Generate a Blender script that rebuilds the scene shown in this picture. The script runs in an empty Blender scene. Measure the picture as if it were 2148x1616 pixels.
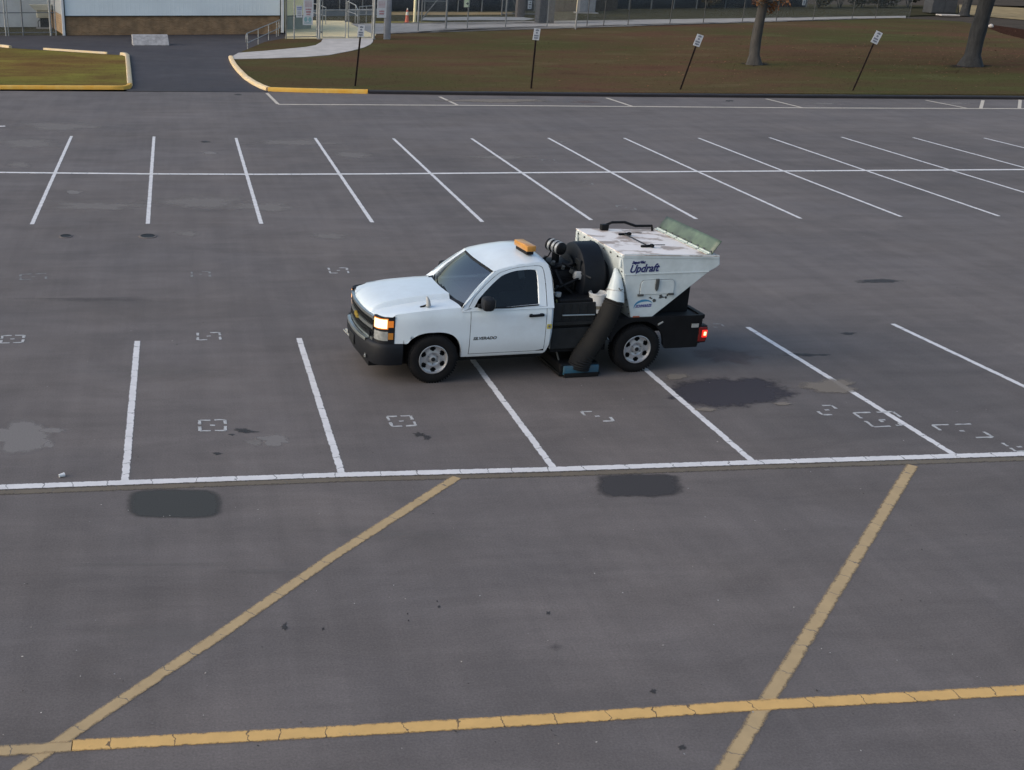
import bpy, bmesh, math, random
import numpy as np
from mathutils import Vector, Matrix, noise as mnoise

random.seed(7)
rng = np.random.default_rng(7)
SC = bpy.context.scene
COL = SC.collection

# ------------------------------------------------------------------ camera
PW, PH = 2148.0, 1616.0
F, YAW, PIT, ROL, CH = 2500.3589, 0.118500, 0.413040, 0.017440, 6.3353
PCX, PCY = 663.0147, 965.3748
_f = Vector((math.sin(YAW)*math.cos(PIT), math.cos(YAW)*math.cos(PIT), -math.sin(PIT)))
_r = Vector((math.cos(YAW), -math.sin(YAW), 0.0))
_u = _r.cross(_f)
_c, _s = math.cos(ROL), math.sin(ROL)
CR = _c*_r + _s*_u
CU = -_s*_r + _c*_u
CF = _f
cam = bpy.data.cameras.new('camera')
camo = bpy.data.objects.new('camera', cam)
COL.objects.link(camo)
camo.matrix_world = Matrix((
    (CR.x, CU.x, -CF.x, 0.0), (CR.y, CU.y, -CF.y, 0.0), (CR.z, CU.z, -CF.z, CH), (0, 0, 0, 1)))
cam.sensor_fit = 'HORIZONTAL'
cam.sensor_width = 36.0
cam.lens = F/PW*36.0
cam.shift_x = (PW/2-PCX)/PW
cam.shift_y = (PCY-PH/2)/PW
cam.clip_start = 0.1
cam.clip_end = 2000.0
SC.camera = camo

# ------------------------------------------------------------------ sky, sun, exposure
SUN_EL = math.radians(28.0)
SUN_AZ = math.radians(-98.0)     # from +Y towards -X: low on the left of the lot
world = bpy.data.worlds.new('World')
SC.world = world
world.use_nodes = True
wn = world.node_tree.nodes
bg = wn['Background']
sky = wn.new('ShaderNodeTexSky')
sky.sky_type = 'NISHITA'
sky.sun_disc = False
sky.sun_elevation = SUN_EL
sky.sun_rotation = SUN_AZ
sky.air_density = 1.2
sky.dust_density = 3.0
sky.ozone_density = 1.5
world.node_tree.links.new(sky.outputs[0], bg.inputs[0])
bg.inputs[1].default_value = 0.10
sun = bpy.data.lights.new('sun', 'SUN')
sun.energy = 0.55
sun.angle = math.radians(70.0)
sun.color = (1.0, 0.99, 0.97)
suno = bpy.data.objects.new('sun', sun)
COL.objects.link(suno)
_sd = Vector((math.sin(SUN_AZ)*math.cos(SUN_EL), math.cos(SUN_AZ)*math.cos(SUN_EL), math.sin(SUN_EL)))
suno.rotation_euler = _sd.to_track_quat('Z', 'Y').to_euler()
suno.location = (0, 0, 30)
SC.view_settings.view_transform = 'Standard'
SC.view_settings.look = 'None'
SC.view_settings.exposure = 1.0
SC.view_settings.gamma = 1.0

# ------------------------------------------------------------------ helpers
def U(px, py, z=0.0):
    """point of the place, at height z, that the photograph shows at a pixel"""
    px, py, z = float(px), float(py), float(z)
    d = F*CF + (px-PCX)*CR - (py-PCY)*CU
    t = (z-CH)/d.z
    return Vector((0, 0, CH)) + d*t

def mat(name, col, rough=0.6, metal=0.0, var=0.0, vscale=3.0, col2=None, bump=0.0, bscale=30.0,
        coat=0.0, spec=0.5, emit=None, estr=0.0, stretch=None):
    m = bpy.data.materials.new(name)
    m.use_nodes = True
    nt = m.node_tree
    b = nt.nodes['Principled BSDF']
    b.inputs['Roughness'].default_value = rough
    b.inputs['Metallic'].default_value = metal
    b.inputs['Specular IOR Level'].default_value = spec
    b.inputs['Coat Weight'].default_value = coat
    b.inputs['Coat Roughness'].default_value = 0.06
    c = (*col, 1.0)
    b.inputs['Base Color'].default_value = c
    tc = nt.nodes.new('ShaderNodeTexCoord')
    vec = tc.outputs['Object']
    if stretch:
        mp = nt.nodes.new('ShaderNodeMapping')
        mp.inputs['Scale'].default_value = stretch
        nt.links.new(vec, mp.inputs[0]); vec = mp.outputs[0]
    if var > 0 or col2:
        n = nt.nodes.new('ShaderNodeTexNoise')
        n.inputs['Scale'].default_value = vscale
        n.inputs['Detail'].default_value = 5.0
        n.inputs['Roughness'].default_value = 0.65
        nt.links.new(vec, n.inputs['Vector'])
        r = nt.nodes.new('ShaderNodeValToRGB')
        r.color_ramp.elements[0].position = 0.35
        r.color_ramp.elements[1].position = 0.68
        if col2:
            r.color_ramp.elements[0].color = c
            r.color_ramp.elements[1].color = (*col2, 1.0)
        else:
            r.color_ramp.elements[0].color = tuple(max(0, x*(1-var)) for x in col)+(1,)
            r.color_ramp.elements[1].color = tuple(min(1, x*(1+var)) for x in col)+(1,)
        nt.links.new(n.outputs['Fac'], r.inputs['Fac'])
        nt.links.new(r.outputs[0], b.inputs['Base Color'])
    if bump > 0:
        n2 = nt.nodes.new('ShaderNodeTexNoise')
        n2.inputs['Scale'].default_value = bscale
        n2.inputs['Detail'].default_value = 4.0
        nt.links.new(vec, n2.inputs['Vector'])
        bp = nt.nodes.new('ShaderNodeBump')
        bp.inputs['Strength'].default_value = bump
        bp.inputs['Distance'].default_value = 0.02
        nt.links.new(n2.outputs['Fac'], bp.inputs['Height'])
        nt.links.new(bp.outputs[0], b.inputs['Normal'])
    if emit:
        b.inputs['Emission Color'].default_value = (*emit, 1.0)
        b.inputs['Emission Strength'].default_value = estr
    return m

class MB:
    """collects shapes and links them as ONE mesh object"""
    def __init__(self):
        self.bm = bmesh.new()
    def face(self, pts):
        try:
            return self.bm.faces.new([self.bm.verts.new(p) for p in pts])
        except ValueError:
            return None
    def box(self, c, s, rot=None, bevel=0.0):
        c = Vector(c); hx, hy, hz = s[0]/2, s[1]/2, s[2]/2
        t = bmesh.new()
        bmesh.ops.create_cube(t, size=1.0)
        for v in t.verts:
            v.co = Vector((v.co.x*s[0], v.co.y*s[1], v.co.z*s[2]))
        if bevel > 0:
            bmesh.ops.bevel(t, geom=t.edges[:], offset=min(bevel, 0.45*min(s)), segments=2, affect='EDGES', profile=0.5)
        for v in t.verts:
            p = v.co
            if rot is not None:
                p = rot @ p
            v.co = p + c
        self.merge(t)
        return self
    def merge(self, t):
        me = bpy.data.meshes.new('tmp')
        t.to_mesh(me); t.free()
        self.bm.from_mesh(me)
        bpy.data.meshes.remove(me)
    def cyl(self, p0, p1, r0, r1=None, seg=16, caps=True):
        r1 = r0 if r1 is None else r1
        return self.tube([p0, p1], [r0, r1], seg, caps)
    def tube(self, path, rad, seg=10, caps=True):
        path = [Vector(p) for p in path]
        if not isinstance(rad, (list, tuple)):
            rad = [rad]*len(path)
        rings = []
        up = None
        for i, p in enumerate(path):
            a = path[max(i-1, 0)]; b = path[min(i+1, len(path)-1)]
            d = (b-a).normalized()
            if up is None:
                up = Vector((0, 0, 1)) if abs(d.z) < 0.9 else Vector((1, 0, 0))
            s = d.cross(up).normalized(); u2 = s.cross(d).normalized()
            up = u2
            rings.append([self.bm.verts.new(p+rad[i]*(math.cos(2*math.pi*k/seg)*s+math.sin(2*math.pi*k/seg)*u2)) for k in range(seg)])
        for i in range(len(rings)-1):
            for k in range(seg):
                self.bm.faces.new([rings[i][k], rings[i][(k+1) % seg], rings[i+1][(k+1) % seg], rings[i+1][k]])
        if caps:
            self.bm.faces.new(rings[0][::-1]); self.bm.faces.new(rings[-1])
        return self
    def lathe(self, prof, seg=32, axis='y', c=(0, 0, 0), skip=None):
        c = Vector(c)
        rings = []
        for (r, h) in prof:
            ring = []
            for k in range(seg):
                a = 2*math.pi*k/seg
                if axis == 'y':
                    p = Vector((r*math.cos(a), h, r*math.sin(a)))
                elif axis == 'x':
                    p = Vector((h, r*math.cos(a), r*math.sin(a)))
                else:
                    p = Vector((r*math.cos(a), r*math.sin(a), h))
                ring.append(self.bm.verts.new(p+c))
            rings.append(ring)
        for i in range(len(rings)-1):
            for k in range(seg):
                if skip and skip(i, k):
                    continue
                self.bm.faces.new([rings[i][k], rings[i][(k+1) % seg], rings[i+1][(k+1) % seg], rings[i+1][k]])
        return self
    def grid(self, rows):
        vs = [[self.bm.verts.new(p) for p in r] for r in rows]
        for i in range(len(vs)-1):
            for j in range(len(vs[0])-1):
                self.bm.faces.new([vs[i][j], vs[i+1][j], vs[i+1][j+1], vs[i][j+1]])
        return self
    def ring(self, a, b):
        va = [self.bm.verts.new(p) for p in a]; vb = [self.bm.verts.new(p) for p in b]
        n = len(va)
        for i in range(n):
            self.bm.faces.new([va[i], va[(i+1) % n], vb[(i+1) % n], vb[i]])
        return self
    def prism(self, pts, off):
        """closed solid: polygon pts swept by the vector off"""
        off = Vector(off)
        a = [self.bm.verts.new(p) for p in pts]
        b = [self.bm.verts.new(Vector(p)+off) for p in pts]
        n = len(a)
        self.bm.faces.new(a); self.bm.faces.new(b[::-1])
        for i in range(n):
            self.bm.faces.new([a[i], b[i], b[(i+1) % n], a[(i+1) % n]])
        return self
    def mirror_y(self):
        g = self.bm.verts[:]+self.bm.edges[:]+self.bm.faces[:]
        r = bmesh.ops.duplicate(self.bm, geom=g)
        for v in r['geom']:
            if isinstance(v, bmesh.types.BMVert):
                v.co.y = -v.co.y
        return self
    def build(self, name, m, parent=None, smooth=None, weld=0.0, normals=True, bevel=0.0):
        bm = self.bm
        if weld > 0:
            bmesh.ops.remove_doubles(bm, verts=bm.verts[:], dist=weld)
        if normals:
            bmesh.ops.recalc_face_normals(bm, faces=bm.faces[:])
        if smooth is not None:
            for fc in bm.faces:
                fc.smooth = True
            ca = math.radians(smooth)
            for e in bm.edges:
                if len(e.link_faces) == 2 and e.calc_face_angle(0.0) > ca:
                    e.smooth = False
        me = bpy.data.meshes.new(name)
        bm.to_mesh(me); bm.free()
        me.materials.append(m)
        o = bpy.data.objects.new(name, me)
        COL.objects.link(o)
        if parent is not None:
            o.parent = parent
        if bevel > 0:
            md = o.modifiers.new('bevel', 'BEVEL')
            md.width = bevel; md.segments = 2; md.limit_method = 'ANGLE'
        return o

def tag(o, label=None, cat=None, group=None, kind=None):
    if label: o['label'] = label
    if cat: o['category'] = cat
    if group: o['group'] = group
    if kind: o['kind'] = kind
    return o

def empty(name, loc, rotz=0.0):
    e = bpy.data.objects.new(name, None)
    COL.objects.link(e)
    e.empty_display_size = 0.2
    e.location = loc
    e.rotation_euler = (0, 0, rotz)
    return e

def struct(o):
    o['kind'] = 'structure'
    return o

def text_mesh(body, name, size, origin, xdir, ydir, m, parent, shear=0.0, bold=0.0, align='CENTER', depth=0.003, sx=1.0):
    cu = bpy.data.curves.new(name, 'FONT')
    cu.body = body; cu.size = size; cu.shear = shear; cu.offset = bold
    cu.extrude = depth; cu.align_x = align; cu.align_y = 'CENTER'; cu.resolution_u = 4
    tmp = bpy.data.objects.new('tmp_text', cu)
    COL.objects.link(tmp)
    dg = bpy.context.evaluated_depsgraph_get()
    me = bpy.data.meshes.new_from_object(tmp.evaluated_get(dg))
    bpy.data.objects.remove(tmp); bpy.data.curves.remove(cu)
    x = Vector(xdir).normalized(); y = Vector(ydir).normalized(); z = x.cross(y)
    M = Matrix(((x.x*sx, y.x, z.x, origin[0]), (x.y*sx, y.y, z.y, origin[1]), (x.z*sx, y.z, z.z, origin[2]), (0, 0, 0, 1)))
    me.transform(M)
    me.materials.clear(); me.materials.append(m)
    o = bpy.data.objects.new(name, me)
    COL.objects.link(o)
    if parent is not None: o.parent = parent
    return o

def lerp(a, b, t): return a+(b-a)*t
def pl(xs, ys, x):
    if x <= xs[0]: return ys[0]
    for i in range(len(xs)-1):
        if x <= xs[i+1]:
            return lerp(ys[i], ys[i+1], (x-xs[i])/(xs[i+1]-xs[i]))
    return ys[-1]

# ------------------------------------------------------------------ materials
def asphalt(name, base, warm, streak=1.0, grain=1.0, rough=0.78):
    m = bpy.data.materials.new(name); m.use_nodes = True
    nt = m.node_tree; N = nt.nodes; L = nt.links
    b = N['Principled BSDF']
    tc = N.new('ShaderNodeTexCoord')
    def noise(scale, detail=4.0, rgh=0.6, st=(1, 1, 1), dist=0.0):
        mp = N.new('ShaderNodeMapping'); mp.inputs['Scale'].default_value = st
        L.new(tc.outputs['Object'], mp.inputs[0])
        n = N.new('ShaderNodeTexNoise'); n.inputs['Scale'].default_value = scale
        n.inputs['Detail'].default_value = detail; n.inputs['Roughness'].default_value = rgh
        n.inputs['Distortion'].default_value = dist
        L.new(mp.outputs[0], n.inputs['Vector'])
        return n.outputs['Fac']
    def ramp(fac, p0, c0, p1, c1):
        r = N.new('ShaderNodeValToRGB')
        r.color_ramp.elements[0].position = p0; r.color_ramp.elements[0].color = c0
        r.color_ramp.elements[1].position = p1; r.color_ramp.elements[1].color = c1
        L.new(fac, r.inputs['Fac']); return r.outputs[0]
    def mul(a, bb, f=1.0):
        x = N.new('ShaderNodeMix'); x.data_type = 'RGBA'; x.blend_type = 'MULTIPLY'
        x.inputs['Factor'].default_value = f
        L.new(a, x.inputs[6]); L.new(bb, x.inputs[7]); return x.outputs[2]
    g = lambda v: (v, v, v, 1)
    hue = ramp(noise(0.22, 4, 0.6), 0.35, (*base, 1), 0.66, (*warm, 1))
    big = ramp(noise(0.10, 5, 0.62), 0.32, g(0.83), 0.70, g(1.13))
    mid = ramp(noise(0.9, 6, 0.7, (0.55, 1.0, 1.0), 0.6), 0.33, g(0.86), 0.68, g(1.11))
    stk = ramp(noise(1.6, 6, 0.7, (0.10, 1.3, 1.0), 0.25), 0.36, g(0.93), 0.66, g(1.05))
    trk = ramp(noise(2.6, 5, 0.65, (1.0, 0.05, 1.0), 0.1), 0.38, g(0.94), 0.64, g(1.045))
    gra = ramp(noise(42.0, 5, 0.8), 0.30, g(0.72), 0.72, g(1.26))
    spk = ramp(noise(22.0, 6, 0.85), 0.62, g(1.0), 0.74, g(1.32))
    c = mul(hue, big); c = mul(c, mid, streak); c = mul(c, stk, streak); c = mul(c, trk, streak)
    c = mul(c, gra, grain); c = mul(c, spk, grain)
    L.new(c, b.inputs['Base Color'])
    rr = N.new('ShaderNodeMapRange')
    rr.inputs['To Min'].default_value = rough-0.10; rr.inputs['To Max'].default_value = rough+0.12
    L.new(noise(0.7, 4), rr.inputs['Value']); L.new(rr.outputs[0], b.inputs['Roughness'])
    b.inputs['Specular IOR Level'].default_value = 0.22
    bp = N.new('ShaderNodeBump'); bp.inputs['Strength'].default_value = 0.35; bp.inputs['Distance'].default_value = 0.006
    L.new(noise(90.0, 3, 0.7), bp.inputs['Height']); L.new(bp.outputs[0], b.inputs['Normal'])
    return m

def paint(name, col, under, wear=0.35, crack=0.6, edge=0.012, half=0.055, soft=0.010):
    """road paint: cracked across, chipped along both edges; local x runs along the line"""
    m = bpy.data.materials.new(name); m.use_nodes = True
    nt = m.node_tree; N = nt.nodes; L = nt.links
    b = N['Principled BSDF']; out = N['Material Output']
    tc = N.new('ShaderNodeTexCoord')
    sep = N.new('ShaderNodeSeparateXYZ'); L.new(tc.outputs['Object'], sep.inputs[0])
    acr = N.new('ShaderNodeAttribute'); acr.attribute_name = 'across'
    def noise(scale, detail=4.0, rgh=0.6):
        n = N.new('ShaderNodeTexNoise'); n.inputs['Scale'].default_value = scale
        n.inputs['Detail'].default_value = detail; n.inputs['Roughness'].default_value = rgh
        L.new(tc.outputs['Object'], n.inputs['Vector']); return n.outputs['Fac']
    def math_(op, a, bb=None, c=None):
        x = N.new('ShaderNodeMath'); x.operation = op
        for i, v in enumerate((a, bb, c)):
            if v is None: continue
            if isinstance(v, (int, float)): x.inputs[i].default_value = v
            else: L.new(v, x.inputs[i])
        return x.outputs[0]
    wob = math_('MULTIPLY_ADD', noise(6.0, 3), 0.18, sep.outputs['X'])
    vor = N.new('ShaderNodeTexVoronoi'); vor.voronoi_dimensions = '1D'; vor.feature = 'DISTANCE_TO_EDGE'
    vor.inputs['Scale'].default_value = 2.1
    L.new(wob, vor.inputs['W'])
    ck = math_('LESS_THAN', vor.outputs['Distance'], 0.012)
    ckv = math_('MULTIPLY', ck, math_('GREATER_THAN', noise(1.3, 2), 0.5-crack*0.2))
    wr = N.new('ShaderNodeMapRange'); wr.inputs['From Min'].default_value = 0.62; wr.inputs['From Max'].default_value = 0.75
    L.new(noise(9.0, 6, 0.75), wr.inputs['Value'])
    wv = math_('MULTIPLY', wr.outputs[0], wear)
    fac = math_('MAXIMUM', math_('MULTIPLY', ckv, 0.80), wv)
    tone = N.new('ShaderNodeValToRGB')
    tone.color_ramp.elements[0].position = 0.3; tone.color_ramp.elements[0].color = tuple(x*0.80 for x in col)+(1,)
    tone.color_ramp.elements[1].position = 0.7; tone.color_ramp.elements[1].color = (*col, 1)
    L.new(noise(2.5, 5, 0.7), tone.inputs['Fac'])
    mx = N.new('ShaderNodeMix'); mx.data_type = 'RGBA'
    L.new(fac, mx.inputs['Factor']); L.new(tone.outputs[0], mx.inputs[6]); mx.inputs[7].default_value = (*under, 1)
    L.new(mx.outputs[2], b.inputs['Base Color'])
    b.inputs['Roughness'].default_value = 0.65
    # ragged edges: the paint film stops unevenly before its nominal edge
    ay = math_('ABSOLUTE', acr.outputs['Fac'])
    lim = math_('SUBTRACT', half+0.002, math_('MULTIPLY', math_('ABSOLUTE', math_('SUBTRACT', noise(11.0, 5, 0.75), 0.42)), edge*7))
    sub = N.new('ShaderNodeMath'); sub.operation = 'DIVIDE'; sub.use_clamp = True; L.new(math_('SUBTRACT', math_('ADD', lim, soft*0.3), ay), sub.inputs[0]); sub.inputs[1].default_value = soft
    op = sub.outputs[0]
    tr = N.new('ShaderNodeBsdfTransparent'); ms = N.new('ShaderNodeMixShader')
    L.new(op, ms.inputs[0]); L.new(tr.outputs[0], ms.inputs[1]); L.new(b.outputs[0], ms.inputs[2])
    L.new(ms.outputs[0], out.inputs['Surface'])
    return m

def stain_mat(name, col, strength=0.8, ragged=0.5, nscale=3.0, rough=0.85, hard=0.2):
    """a soft or ragged-edged stain: attribute 'fade' runs 1 in the middle to 0 at the rim"""
    m = bpy.data.materials.new(name); m.use_nodes = True
    nt = m.node_tree; N = nt.nodes; L = nt.links
    b = N['Principled BSDF']; out = N['Material Output']
    b.inputs['Roughness'].default_value = rough; b.inputs['Specular IOR Level'].default_value = 0.22
    at = N.new('ShaderNodeAttribute'); at.attribute_name = 'fade'
    tc = N.new('ShaderNodeTexCoord')
    n = N.new('ShaderNodeTexNoise'); n.inputs['Scale'].default_value = nscale; n.inputs['Detail'].default_value = 6.0
    n.inputs['Roughness'].default_value = 0.72
    L.new(tc.outputs['Object'], n.inputs['Vector'])
    a = N.new('ShaderNodeMath'); a.operation = 'MULTIPLY_ADD'; a.inputs[1].default_value = ragged*2; a.inputs[2].default_value = -ragged
    L.new(n.outputs['Fac'], a.inputs[0])
    s = N.new('ShaderNodeMath'); s.operation = 'ADD'; L.new(at.outputs['Fac'], s.inputs[0]); L.new(a.outputs[0], s.inputs[1])
    r = N.new('ShaderNodeMapRange'); r.interpolation_type = 'SMOOTHSTEP'
    r.inputs['From Min'].default_value = 0.25; r.inputs['From Max'].default_value = 0.25+hard
    r.inputs['To Max'].default_value = strength
    L.new(s.outputs[0], r.inputs['Value'])
    g = N.new('ShaderNodeTexNoise'); g.inputs['Scale'].default_value = 45.0; g.inputs['Detail'].default_value = 3.0
    L.new(tc.outputs['Object'], g.inputs['Vector'])
    rp = N.new('ShaderNodeValToRGB')
    rp.color_ramp.elements[0].position = 0.3; rp.color_ramp.elements[0].color = tuple(x*0.9 for x in col)+(1,)
    rp.color_ramp.elements[1].position = 0.7; rp.color_ramp.elements[1].color = tuple(x*1.1 for x in col)+(1,)
    L.new(g.outputs['Fac'], rp.inputs['Fac']); L.new(rp.outputs[0], b.inputs['Base Color'])
    tr = N.new('ShaderNodeBsdfTransparent'); ms = N.new('ShaderNodeMixShader')
    L.new(r.outputs[0], ms.inputs[0]); L.new(tr.outputs[0], ms.inputs[1]); L.new(b.outputs[0], ms.inputs[2])
    L.new(ms.outputs[0], out.inputs['Surface'])
    return m

def glass_mat(name, tint=0.25, rough=0.02, col=(0.5, 0.6, 0.65), ior=1.6):
    m = bpy.data.materials.new(name); m.use_nodes = True
    nt = m.node_tree; N = nt.nodes; L = nt.links
    N.remove(N['Principled BSDF']); out = N['Material Output']
    fr = N.new('ShaderNodeFresnel'); fr.inputs['IOR'].default_value = ior
    tr = N.new('ShaderNodeBsdfTransparent'); tr.inputs[0].default_value = (col[0]*tint, col[1]*tint, col[2]*tint, 1)
    gl = N.new('ShaderNodeBsdfGlossy'); gl.inputs['Roughness'].default_value = rough
    ms = N.new('ShaderNodeMixShader')
    L.new(fr.outputs[0], ms.inputs[0]); L.new(tr.outputs[0], ms.inputs[1]); L.new(gl.outputs[0], ms.inputs[2])
    L.new(ms.outputs[0], out.inputs['Surface'])
    return m

def mesh_wire(name, col=(0.42, 0.43, 0.43), pitch=0.075, wire=0.055):
    """chain link: two sets of diagonal wires, open between (local x along, z up)"""
    m = bpy.data.materials.new(name); m.use_nodes = True
    nt = m.node_tree; N = nt.nodes; L = nt.links
    b = N['Principled BSDF']; out = N['Material Output']
    b.inputs['Base Color'].default_value = (*col, 1); b.inputs['Metallic'].default_value = 0.6; b.inputs['Roughness'].default_value = 0.5
    tc = N.new('ShaderNodeTexCoord'); sep = N.new('ShaderNodeSeparateXYZ'); L.new(tc.outputs['Object'], sep.inputs[0])
    def mt(op, a, bb):
        x = N.new('ShaderNodeMath'); x.operation = op
        for i, v in enumerate((a, bb)):
            if isinstance(v, (int, float)): x.inputs[i].default_value = v
            else: L.new(v, x.inputs[i])
        return x.outputs[0]
    def diag(op):
        s = mt('DIVIDE', mt(op, sep.outputs['X'], sep.outputs['Z']), pitch)
        fr = N.new('ShaderNodeMath'); fr.operation = 'FRACT'; L.new(mt('ADD', s, 1000.0), fr.inputs[0])
        return mt('LESS_THAN', fr.outputs[0], wire)
    o = mt('MAXIMUM', diag('ADD'), diag('SUBTRACT'))
    tr = N.new('ShaderNodeBsdfTransparent'); ms = N.new('ShaderNodeMixShader')
    L.new(o, ms.inputs[0]); L.new(tr.outputs[0], ms.inputs[1]); L.new(b.outputs[0], ms.inputs[2])
    L.new(ms.outputs[0], out.inputs['Surface'])
    return m

M = {}
M['asphalt'] = asphalt('weathered_asphalt', (0.139, 0.124, 0.121), (0.155, 0.135, 0.127))
M['asphalt_new'] = asphalt('newer_asphalt', (0.053, 0.049, 0.055), (0.064, 0.058, 0.062), 0.7, 0.7)
M['asphalt_berm'] = asphalt('asphalt_berm', (0.022, 0.021, 0.025), (0.028, 0.026, 0.029), 0.7, 0.7, 0.7)
M['white_paint'] = paint('white_road_paint', (0.72, 0.70, 0.70), (0.11, 0.11, 0.11), 0.5, 0.6, 0.010, 0.055)
M['white_paint_wide'] = paint('white_road_paint_wide', (0.72, 0.70, 0.70), (0.05, 0.05, 0.05), 0.45, 0.9, 0.010, 0.075)
M['white_paint_far'] = paint('white_road_paint_far', (0.74, 0.72, 0.71), (0.11, 0.11, 0.11), 0.3, 0.0, 0.006, 0.10)
M['cream_paint_far'] = paint('cream_road_paint_far', (0.60, 0.53, 0.44), (0.11, 0.11, 0.11), 0.4, 0.0, 0.010, 0.11)
M['yellow_paint'] = paint('yellow_road_paint', (0.70, 0.43, 0.15), (0.05, 0.04, 0.035), 0.4, 0.9, 0.012, 0.085, 0.030)
M['tan_paint'] = paint('faded_yellow_road_paint', (0.47, 0.335, 0.175), (0.11, 0.10, 0.09), 0.6, 0.4, 0.014, 0.078, 0.036)
M['ghost_paint'] = paint('worn_tan_road_paint', (0.150, 0.120, 0.085), (0.095, 0.085, 0.075), 0.9, 0.4, 0.020, 0.085, 0.05)
M['spray'] = mat('white_spray_paint', (0.42, 0.42, 0.42), 0.7, var=0.3, vscale=14)
M['kerb_yellow'] = mat('yellow_kerb_paint', (0.66, 0.34, 0.035), 0.7, col2=(0.68, 0.42, 0.09), vscale=2.2, bump=0.3, bscale=14)
M['kerb_pale'] = mat('pale_yellow_kerb_paint', (0.62, 0.45, 0.22), 0.7, col2=(0.60, 0.50, 0.36), vscale=3.0, bump=0.3, bscale=14)
M['concrete'] = mat('concrete', (0.45, 0.415, 0.385), 0.85, var=0.14, vscale=1.2, bump=0.15, bscale=20)
M['concrete_warm'] = mat('lamp_tinted_concrete', (0.72, 0.59, 0.33), 0.85, var=0.14, vscale=0.8, bump=0.15, bscale=20)  # concrete yellowed in its colour to carry the lamp glow at the gate
M['concrete_walk'] = mat('weathered_concrete', (0.33, 0.305, 0.28), 0.9, var=0.14, vscale=1.0, spec=0.1)
M['concrete_grey'] = mat('grey_concrete', (0.24, 0.24, 0.235), 0.85, var=0.18, vscale=0.9)
M['splash'] = mat('rough_splash_concrete', (0.30, 0.295, 0.30), 0.9, var=0.25, vscale=4)
def grass_ground(name, stops, scale=0.22, stretch=(1, 1.6, 1), zones=None):
    m = bpy.data.materials.new(name); m.use_nodes = True
    nt = m.node_tree; N = nt.nodes; L = nt.links; b = N['Principled BSDF']
    tc = N.new('ShaderNodeTexCoord'); mp = N.new('ShaderNodeMapping'); mp.inputs['Scale'].default_value = stretch
    L.new(tc.outputs['Object'], mp.inputs[0])
    n = N.new('ShaderNodeTexNoise'); n.inputs['Scale'].default_value = scale; n.inputs['Detail'].default_value = 9.0; n.inputs['Roughness'].default_value = 0.68
    n.inputs['Distortion'].default_value = 0.4
    L.new(mp.outputs[0], n.inputs['Vector'])
    r = N.new('ShaderNodeValToRGB'); e = r.color_ramp.elements
    while len(e) < len(stops): e.new(0.5)
    for i, (p, c) in enumerate(stops): e[i].position = p; e[i].color = (*c, 1)
    L.new(n.outputs['Fac'], r.inputs['Fac'])
    if zones:
        n3 = N.new('ShaderNodeTexNoise'); n3.inputs['Scale'].default_value = 0.055; n3.inputs['Detail'].default_value = 3.0
        mp3 = N.new('ShaderNodeMapping'); mp3.inputs['Location'].default_value = zones[0]
        L.new(tc.outputs['Object'], mp3.inputs[0]); L.new(mp3.outputs[0], n3.inputs['Vector'])
        r3 = N.new('ShaderNodeValToRGB'); r3.color_ramp.elements[0].position = 0.40; r3.color_ramp.elements[0].color = (*zones[1], 1)
        r3.color_ramp.elements[1].position = 0.60; r3.color_ramp.elements[1].color = (*zones[2], 1)
        L.new(n3.outputs['Fac'], r3.inputs['Fac'])
        mz = N.new('ShaderNodeMix'); mz.data_type = 'RGBA'; mz.blend_type = 'MULTIPLY'; mz.inputs['Factor'].default_value = 1.0
        L.new(r.outputs[0], mz.inputs[6]); L.new(r3.outputs[0], mz.inputs[7]); col_out = mz.outputs[2]
    else:
        col_out = r.outputs[0]
    n2 = N.new('ShaderNodeTexNoise'); n2.inputs['Scale'].default_value = 14.0; n2.inputs['Detail'].default_value = 6.0; n2.inputs['Roughness'].default_value = 0.8
    L.new(tc.outputs['Object'], n2.inputs['Vector'])
    r2 = N.new('ShaderNodeValToRGB'); r2.color_ramp.elements[0].position = 0.3; r2.color_ramp.elements[0].color = (0.65, 0.65, 0.65, 1)
    r2.color_ramp.elements[1].position = 0.7; r2.color_ramp.elements[1].color = (1.3, 1.3, 1.3, 1)
    L.new(n2.outputs['Fac'], r2.inputs['Fac'])
    mx = N.new('ShaderNodeMix'); mx.data_type = 'RGBA'; mx.blend_type = 'MULTIPLY'; mx.inputs['Factor'].default_value = 1.0
    L.new(col_out, mx.inputs[6]); L.new(r2.outputs[0], mx.inputs[7]); L.new(mx.outputs[2], b.inputs['Base Color'])
    b.inputs['Roughness'].default_value = 1.0; b.inputs['Specular IOR Level'].default_value = 0.0
    return m
M['lawn_left'] = grass_ground('yellow_green_lawn', [(0.28, (0.115, 0.078, 0.036)), (0.46, (0.150, 0.110, 0.044)), (0.57, (0.170, 0.145, 0.046)), (0.72, (0.21, 0.195, 0.055))], 0.30, (0.8, 1.5, 1), ((3.0, 1.0, 0), (0.92, 1.08, 0.9), (1.12, 0.95, 0.95)))
M['lawn_right'] = grass_ground('dormant_lawn', [(0.27, (0.072, 0.046, 0.036)), (0.44, (0.096, 0.064, 0.046)), (0.54, (0.086, 0.070, 0.042)), (0.68, (0.112, 0.090, 0.060))], 0.20, (0.7, 1.5, 1), ((5.0, 9.0, 0), (0.90, 1.08, 0.80), (1.22, 1.06, 0.96)))
M['lawn_inner'] = grass_ground('dull_inner_lawn', [(0.30, (0.045, 0.042, 0.028)), (0.55, (0.062, 0.058, 0.036)), (0.72, (0.078, 0.070, 0.040))], 0.15)
M['verge'] = grass_ground('lamp_tinted_verge', [(0.30, (0.16, 0.125, 0.045)), (0.55, (0.21, 0.18, 0.065)), (0.72, (0.26, 0.22, 0.085))], 0.6)  # grass with the yellow light of the inner yard put into its colour
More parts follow.
